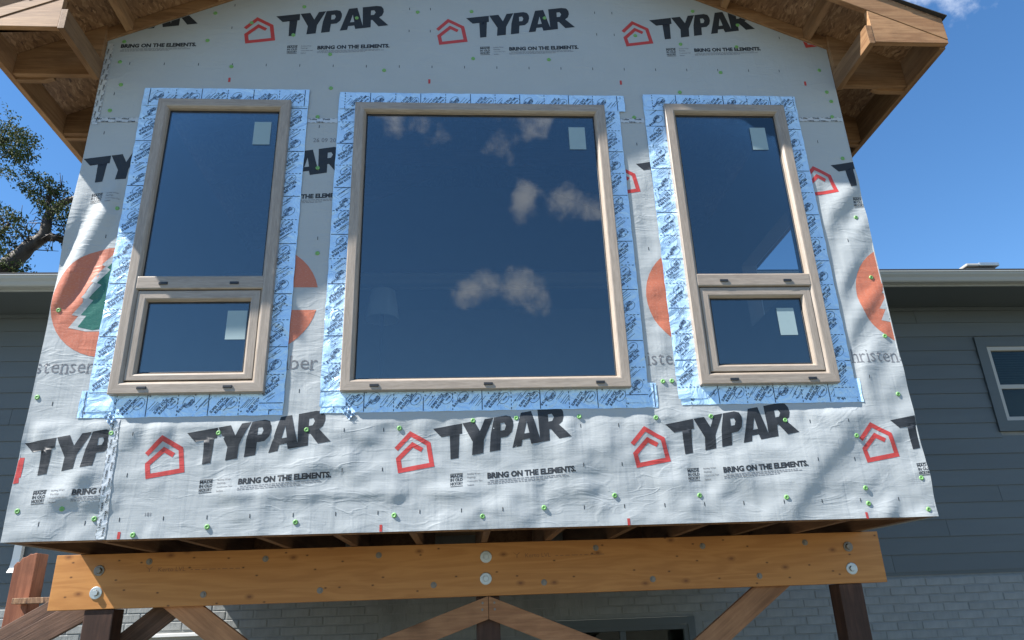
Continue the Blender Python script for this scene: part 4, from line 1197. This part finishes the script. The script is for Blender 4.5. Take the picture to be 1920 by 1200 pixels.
# ---- weathered timbers at lower left
CED = bpy.data.objects.new("cedar_post", None)
bm = bmesh.new()
x0, x1, y0, y1 = -2.935, -2.80, 5.24, 5.38
prof_top = []
nseg = 9
A = []; B_ = []
for i in range(nseg + 1):
    t = i / nseg; xx = x0 + (x1 - x0) * t
    zt = 0.455 - 0.075 * (1 - t) ** 2 + 0.012 * math.sin(i * 2.4) * (1 - t)
    A.append((xx, zt))
pts = [(x0, GZ)] + [(x0 - 0.003, -0.3), (x0, 0.1)] + A + [(x1, 0.1), (x1 + 0.002, -0.4), (x1, GZ)]
prism("cedar_post", pts, 'y', y0, y1, WOOD_CEDAR, None, bevel=0.004, label="reddish cedar post with ragged top at the far lower left", cat="post")
bpy.data.objects.remove(CED)
box("ledger_strip", -2.86, -2.55, 5.16, 5.235, 0.140, 0.176, OSB, None, bevel=0.003, label="short strand-board strip bridging from cedar post to beam end", cat="board")
def wboard(p0, p1, w, y, lab): return beam_between("weathered_board", (p0[0], y, p0[1]), (p1[0], y, p1[1]), w, 0.038, WOOD_OLD, None, label=lab, cat="board", group="weathered boards at lower left")
wboard((-3.25, -0.42), (-2.15, 0.17), 0.135, 4.93, "weathered grey-brown board slanting up to the beam's left end")
wboard((-3.05, -0.20), (-2.35, 0.20), 0.13, 5.06, "weathered board just behind the slanting one, beside cedar post")
wboard((-2.55, -0.55), (-1.66, 0.16), 0.13, 4.86, "dark weathered board slanting up right of the left post")
# ================================================================== the existing house behind
HOUSE = empty("house", (0, YH, GZ), "grey-blue lap-sided house with painted brick base behind the addition", "house")
HX0, HX1 = -10.0, 10.5
EXP = 0.1513; Z0S = 0.20
WX0, WX1, WZ0, WZ1 = 5.258, 6.62, 1.469, 2.452
def board(x0, x1, z):
    zt = min(z + EXP + 0.022, 2.79)
    pts = [(YH, z), (YH, zt), (YH - 0.004, zt), (YH - 0.0155, z + 0.001), (YH - 0.0155, z)]
    prism("siding_board", pts, 'x', x0, x1, SIDING, HOUSE, bevel=0)
k_ = 0
while True:
    z = Z0S + k_ * EXP
    if z > 2.75: break
    zt = z + EXP
    if k_ == 0: z_ = z
    cut = zt > WZ0 + 0.01 and z < WZ1 - 0.01
    xl = [-6.1 + ((k_ * 1.7) % 3.0)]
    board(HX0, xl[0] - 0.0015, z); board(xl[0] + 0.0015, XL + 0.3, z)
    if cut: board(XR - 0.3, WX0 + 0.02, z); board(WX1 - 0.02, HX1, z)
    else:
        j = 3.9 + ((k_ * 2.3) % 4.0); board(XR - 0.3, j - 0.0015, z); board(j + 0.0015, HX1, z)
    k_ += 1
box("siding_skirt", HX0, HX1, YH - 0.010, YH - 0.0005, 0.172, 0.2, TRIM_DK, HOUSE, bevel=0)
# wall body, with the openings left out behind the windows
box("wall_core", HX0, XL + 0.3, YH + 0.001, YH + 0.15, 0.15, 2.80, MORTAR, HOUSE, bevel=0)
box("wall_core", XR - 0.3, WX0 + 0.03, YH + 0.001, YH + 0.15, 0.15, 2.80, MORTAR, HOUSE, bevel=0)
box("wall_core", WX1 - 0.03, HX1, YH + 0.001, YH + 0.15, 0.15, 2.80, MORTAR, HOUSE, bevel=0)
box("wall_core", WX0 + 0.031, WX1 - 0.031, YH + 0.001, YH + 0.15, 0.15, WZ0 + 0.02, MORTAR, HOUSE, bevel=0)
box("wall_core", WX0 + 0.031, WX1 - 0.031, YH + 0.001, YH + 0.15, WZ1 - 0.02, 2.80, MORTAR, HOUSE, bevel=0)
box("wall_core", XL + 0.301, XR - 0.301, YH + 0.001, YH + 0.15, 0.15, 4.1, MORTAR, HOUSE, bevel=0)

# brick base: mortar bed with every brick proud of it
BW1 = (0.781, 1.992, -1.2, -0.100)      # basement windows x0,x1,z0,z1
BW2 = (-2.95, -2.05, -1.1, -0.085)
zt = 0.150
edges = sorted([HX0, BW2[0], BW2[1], BW1[0], BW1[1], HX1])
for a, b in ((HX0, BW2[0]), (BW2[1], BW1[0]), (BW1[1], HX1)): box("mortar_bed", a, b, YH - 0.026, YH + 0.15, GZ, zt, MORTAR, HOUSE, bevel=0)
for w in (BW1, BW2):
    box("mortar_bed", w[0] + .001, w[1] - .001, YH - 0.026, YH + 0.15, w[3] + .001, zt, MORTAR, HOUSE, bevel=0)
    box("mortar_bed", w[0] + .001, w[1] - .001, YH - 0.026, YH + 0.15, GZ, w[2] - .001, MORTAR, HOUSE, bevel=0)
def brick_mesh(L, seed):
    bm = bmesh.new(); v, f = box_vf(-L / 2, L / 2, -0.010, 0.02, -0.031, 0.031)
    R = random.Random(seed)
    bv = [bm.verts.new((p[0] + R.uniform(-.0015, .0015), p[1] + (R.uniform(-.0022, .0022) if p[1] < 0 else 0), p[2] + R.uniform(-.0012, .0012))) for p in v]
    for q in f: bm.faces.new([bv[i] for i in q])
    bmesh.ops.bevel(bm, geom=[e for e in bm.edges if min(e.verts[0].co.y, e.verts[1].co.y) < 0], offset=0.0035, segments=1, affect='EDGES')
    me = bpy.data.meshes.new("brick"); bm.to_mesh(me); bm.free(); me.materials.append(BRICK); return me
BL = 0.232
bmeshes = [brick_mesh(BL - 0.010, s) for s in range(6)]
half = brick_mesh(BL / 2 - 0.010, 99)
CH = 0.0715
shown = []; rest = []
for c in range(25):
    z = 0.112 - c * CH
    if z < GZ + 0.04: break
    x = HX0 + (BL / 2 if c % 2 else 0)
    while x < HX1 - BL:
        xc = x + BL / 2
        if not any(w[0] - BL / 2 + 0.005 < xc < w[1] + BL / 2 - 0.005 and w[2] - 0.03 < z < w[3] + 0.035 for w in (BW1, BW2)):
            vis = z > -0.40 and ((2.2 < xc < 7.2) or (-5.4 < xc < -0.8) or (1.2 < xc < 2.3))
            (shown if vis else rest).append((xc, z))
        x += BL
shown.sort(key=lambda p: abs(p[0] - 4)); 
if len(shown) > 295: rest += shown[295:]; shown = shown[:295]
for i, (x, z) in enumerate(shown):
    o = bpy.data.objects.new("brick", bmeshes[(i * 7) % 6]); finish(o, HOUSE); o.matrix_parent_inverse = wm(HOUSE).inverted()
    o.location = (x + random.uniform(-.0015, .0015), YH - 0.0205 + random.uniform(-.001, .0015), z)
V, F = [], []
for (x, z) in rest:
    v, f = box_vf(x - BL / 2 + 0.005, x + BL / 2 - 0.005, YH - 0.0305 + random.uniform(-.001, .001), YH - 0.01, z - 0.031, z + 0.031)
    n = len(V); V += v; F += [tuple(i + n for i in q) for q in f]
mesh_obj("brickwork", V, F, BRICK, HOUSE, kind="stuff")

# eaves: soffit, fascia, gutter
box("soffit", HX0, HX1, 6.225, YH - 0.0005, 2.792, 2.802, TRIM_DK, HOUSE, bevel=0)
box("frieze_board", HX0, HX1, YH - 0.03, YH - 0.016, 2.752, 2.790, TRIM_DK, HOUSE, bevel=0.002)
box("fascia", HX0, HX1, 6.218, 6.238, 2.783, 2.935, TRIM_LT, HOUSE, bevel=0.002)
gp = [(6.216, 2.800), (6.150, 2.800), (6.140, 2.812), (6.130, 2.838), (6.110, 2.864), (6.105, 2.884), (6.097, 2.885), (6.097, 2.894), (6.111, 2.894), (6.111, 2.887), (6.117, 2.866), (6.136, 2.841), (6.146, 2.815), (6.153, 2.806), (6.216, 2.806)]
prism("gutter", gp, 'x', HX0, HX1, TRIM_LT, HOUSE, bevel=0)
V = [(HX0, 6.15, 2.935), (HX1, 6.15, 2.935), (HX1, 11.2, 4.60), (HX0, 11.2, 4.60), (HX1, 16, 3.02), (HX0, 16, 3.02), (HX0, 6.15, 2.915), (HX1, 6.15, 2.915)]
mesh_obj("roof", V, [(0, 1, 2, 3), (3, 2, 4, 5), (6, 7, 1, 0)], SHINGLE, HOUSE)
box("gable_wall", HX0, HX0 + 0.1, YH + 0.16, 15.8, GZ, 3.0, SIDING, HOUSE, bevel=0)
box("gable_wall", HX1 - 0.1, HX1, YH + 0.16, 15.8, GZ, 3.0, SIDING, HOUSE, bevel=0)
rv = box("roof_vent", 6.70, 7.10, 8.40, 8.75, 3.60, 4.03, STEEL_DULL, HOUSE, bevel=0.01)
box("vent_cap", 6.86, 7.14, 8.36, 8.79, 4.036, 4.085, STEEL, rv, bevel=0.012)
box("vent_cap", 6.68, 6.855, 8.36, 8.79, 4.032, 4.070, VINYL, rv, bevel=0.012)
# downspout with a kicked-out foot
ds = bmesh.new()
path = [(-3.762, 6.745, 2.90), (-3.762, 6.745, 0.54), (-3.764, 6.735, 0.47), (-3.768, 6.715, 0.43)]
prev = None
for (x, y, z) in path:
    q = [ds.verts.new((x + dx, y + dy, z)) for dx, dy in ((-.032, -.022), (.032, -.022), (.032, .022), (-.032, .022))]
    if prev:
        for i in range(4): ds.faces.new((prev[i], prev[(i + 1) % 4], q[(i + 1) % 4], q[i]))
    prev = q
bmesh.ops.recalc_face_normals(ds, faces=ds.faces[:])
bm_obj("downspout", ds, WHITE_PT, HOUSE)

def house_window(x0, x1, z0, z1, lab, casing, frame, cw, mid=None, vert=None, blinds=False, y=YH):
    w = bpy.data.objects.new("window", None); finish(w, HOUSE, label=lab); w.matrix_parent_inverse = wm(HOUSE).inverted(); w.location = ((x0 + x1) / 2, y, z0)
    yc = y - 0.034
    ring("casing", x0, x1, z0, z1, [(0, y + 0.02), (0, yc), (cw, yc), (cw, y + 0.03)], casing, w)
    a, b, c, d = x0 + cw, x1 - cw, z0 + cw, z1 - cw
    ring("frame", a, b, c, d, [(0.0005, yc + 0.008), (0.038, yc + 0.010), (0.042, yc + 0.02), (0.042, y + 0.06)], frame, w)
    if mid: box("meeting_rail", a + 0.04, b - 0.04, y - 0.012, y + 0.02, mid - 0.022, mid + 0.022, frame, w, bevel=0.003)
    if vert: box("mullion", vert - 0.025, vert + 0.025, y - 0.012, y + 0.02, c + 0.04, d - 0.04, frame, w, bevel=0.003)
    box("pane", a + 0.04, b - 0.04, y + 0.004, y + 0.008, c + 0.04, d - 0.04, GLASS_OLD, w, bevel=0)
    if blinds:
        z = (mid or c) + 0.03; n = 0
        while z < d - 0.05:
            me_y = y + 0.05
            mesh_obj("blind_slat", [(a + .05, me_y, z), (b - .05, me_y, z), (b - .05, me_y + .018, z + .018), (a + .05, me_y + .018, z + .018)], [(0, 1, 2, 3)], BLIND, w)
            z += 0.026
    box("room_backing", a, b, y + 0.155, y + 0.17, c - 0.02, d + 0.02, DARK_IN, w, bevel=0)
    return w
BLIND = plain("green_grey_blind", (0.10, 0.15, 0.115), 0.8)
house_window(WX0, WX1, WZ0, WZ1, "double-hung window with half-drawn blind at the right edge", TRIM_DK, VINYL, 0.105, mid=1.925, blinds=True)
house_window(*BW1, "dark basement window under the beam's right half", TRIM_DK, TRIM_DK, 0.06, vert=1.36, y=YH - 0.02)
bw2 = house_window(*BW2, "basement window with white head trim low behind the left post", VINYL, VINYL, 0.05, y=YH - 0.02)
box("head_trim", BW2[0] - 0.02, BW2[1] + 0.02, YH - 0.085, YH - 0.0545, BW2[3] - 0.028, BW2[3], WHITE_PT, bw2, bevel=0.004)

# ================================================================== tree beyond the house roof
TREE = empty("tree", (-9.2, 12.0, GZ), "leafy broad-leaved tree rising behind the house roof at left", "tree")
def limb(bm, pts, radii, seg=9):
    prev = None
    P = [Vector(p) for p in pts]
    for i, p in enumerate(P):
        d = (P[min(i + 1, len(P) - 1)] - P[max(i - 1, 0)]).normalized()
        a = d.cross(Vector((0, 1, 0.01))).normalized(); b = d.cross(a)
        q = [bm.verts.new(p + (a * math.cos(2 * math.pi * s / seg) + b * math.sin(2 * math.pi * s / seg)) * radii[i] * (1 + 0.12 * math.sin(s * 2.3 + i))) for s in range(seg)]
        if prev:
            for s in range(seg): bm.faces.new((prev[s], prev[(s + 1) % seg], q[(s + 1) % seg], q[s]))
        prev = q
    bm.faces.new(prev)
def smooth_path(pts, n=5):
    P = [np.array(p, float) for p in pts]; P = [2 * P[0] - P[1]] + P + [2 * P[-1] - P[-2]]; out = []
    for i in range(1, len(P) - 2):
        for t in np.linspace(0, 1, n, endpoint=False):
            a, b, c, d = P[i - 1:i + 3]
            out.append(0.5 * (2 * b + (c - a) * t + (2 * a - 5 * b + 4 * c - d) * t * t + (3 * b - a - 3 * c + d) * t ** 3))
    out.append(P[-2]); return out
tb = bmesh.new()
def add_limb(pts, r0, r1):
    q = smooth_path(pts); limb(tb, q, np.linspace(r0, r1, len(q)))
add_limb([(-9.2, 12.2, GZ), (-9.15, 12.1, 1.5), (-8.7, 12, 4.0), (-8.2, 12, 5.4)], 0.30, 0.16)
add_limb([(-8.25, 12, 5.3), (-7.82, 12, 5.89), (-7.62, 12, 6.17), (-7.385, 12, 6.42)], 0.17, 0.105)
add_limb([(-7.40, 12, 6.40), (-7.36, 12, 6.62), (-7.37, 12, 6.85), (-7.23, 12, 7.06), (-6.98, 12, 7.20), (-6.6, 12, 7.24)], 0.10, 0.045)
add_limb([(-7.40, 12, 6.42), (-7.15, 12, 6.40), (-6.95, 12.1, 6.36), (-6.6, 12.1, 6.5)], 0.08, 0.03)
add_limb([(-7.33, 12, 6.90), (-7.44, 12, 7.05), (-7.42, 12, 7.35)], 0.05, 0.02)
add_limb([(-8.9, 12.1, 3.4), (-9.6, 12.3, 5.5), (-9.8, 12.3, 8.0), (-9.3, 12.2, 9.4)], 0.18, 0.05)
add_limb([(-9.7, 12.3, 6.6), (-9.0, 12.1, 7.9), (-8.4, 12, 8.5)], 0.09, 0.03)
add_limb([(-8.2, 12, 5.5), (-8.25, 12, 6.2), (-8.0, 12, 6.7)], 0.08, 0.03)
RT = random.Random(5)
for _ in range(70):
    c0 = RT.choice([(-7.37, 6.7), (-7.3, 7.0), (-7.42, 7.3), (-7.1, 7.15), (-7.0, 6.4), (-7.9, 5.9), (-7.6, 6.2), (-8.2, 6.3), (-8.1, 6.7), (-8.5, 8.4), (-8.7, 8.2), (-7.4, 7.1)])
    a_ = RT.uniform(-0.4, 3.5); L_ = RT.uniform(0.2, 0.5); yy = 12 + RT.uniform(-.2, .2)
    p1 = (c0[0] + L_ * .5 * math.cos(a_), yy, c0[1] + L_ * .5 * math.sin(a_)); p2 = (c0[0] + L_ * math.cos(a_ + .4), yy + RT.uniform(-.2, .2), c0[1] + L_ * math.sin(a_ + .4) - 0.05)
    limb(tb, [(c0[0], 12, c0[1]), p1, p2], [0.014, 0.009, 0.004], 5)
bm_obj("trunk", tb, BARK, TREE, smooth=True)
# leaf clumps: (x, z, radius x, radius z, leaves)
CL = [(-8.62, 8.75, .40, .26, 700), (-8.15, 8.50, .36, .28, 800), (-8.25, 8.15, .45, .26, 800), (-7.95, 8.10, .22, .30, 300), (-8.5, 8.25, .5, .35, 700), (-7.88, 7.72, .22, .22, 220), (-7.80, 7.40, .34, .24, 520), (-7.48, 7.50, .32, .26, 620), (-7.30, 7.22, .28, .20, 380), (-7.62, 7.05, .26, .16, 240),
      (-7.15, 6.78, .26, .30, 620), (-7.02, 6.52, .22, .26, 380), (-6.8, 6.8, .3, .4, 500), (-8.2, 6.85, .32, .28, 600), (-7.85, 6.70, .26, .16, 280), (-8.05, 6.35, .42, .30, 800), (-7.72, 6.50, .22, .14, 170), (-8.35, 5.95, .5, .42, 1000), (-7.85, 5.85, .38, .26, 700), (-7.6, 5.75, .26, .22, 320), (-8.6, 6.6, .5, .5, 800), (-9.3, 7.4, .8, .8, 1500), (-9.6, 9.0, .9, .7, 1500), (-10.4, 8.0, .8, 1.2, 1500), (-9.3, 5.8, .7, .7, 1000), (-10.2, 6.2, .8, .8, 1200), (-6.4, 7.3, .35, .3, 300)]
LV, LF = [], []
for (cx, cz, rx, rz, n) in CL:
    sub = [(rng.normal(0, .45), rng.normal(0, .5), rng.normal(0, .45)) for _ in range(max(5, n // 70))]
    for q in range(int(n * (0.85 if cx > -8.9 else 1.0))):
        s = sub[rng.integers(len(sub))]
        u = rng.normal(0, 0.23, 3)
        p = np.array([cx + (s[0] + u[0]) * rx * .84, 12.0 + (s[1] + u[1]) * 0.55, cz + (s[2] + u[2]) * rz * .80])
        L = rng.uniform(0.04, 0.072); Wd = L * 0.5
        d = rng.normal(size=3); d[2] -= 0.9; d /= np.linalg.norm(d)
        e = np.cross(d, rng.normal(size=3)); e /= np.linalg.norm(e); f_ = np.cross(d, e)
        b = len(LV)
        LV += [p, p + d * L * .5 + e * Wd * .5 + f_ * .008, p + d * L, p + d * L * .5 - e * Wd * .5 + f_ * .008]
        LF.append((b, b + 1, b + 2, b + 3))
mesh_obj("crown", LV, LF, LEAF, TREE)
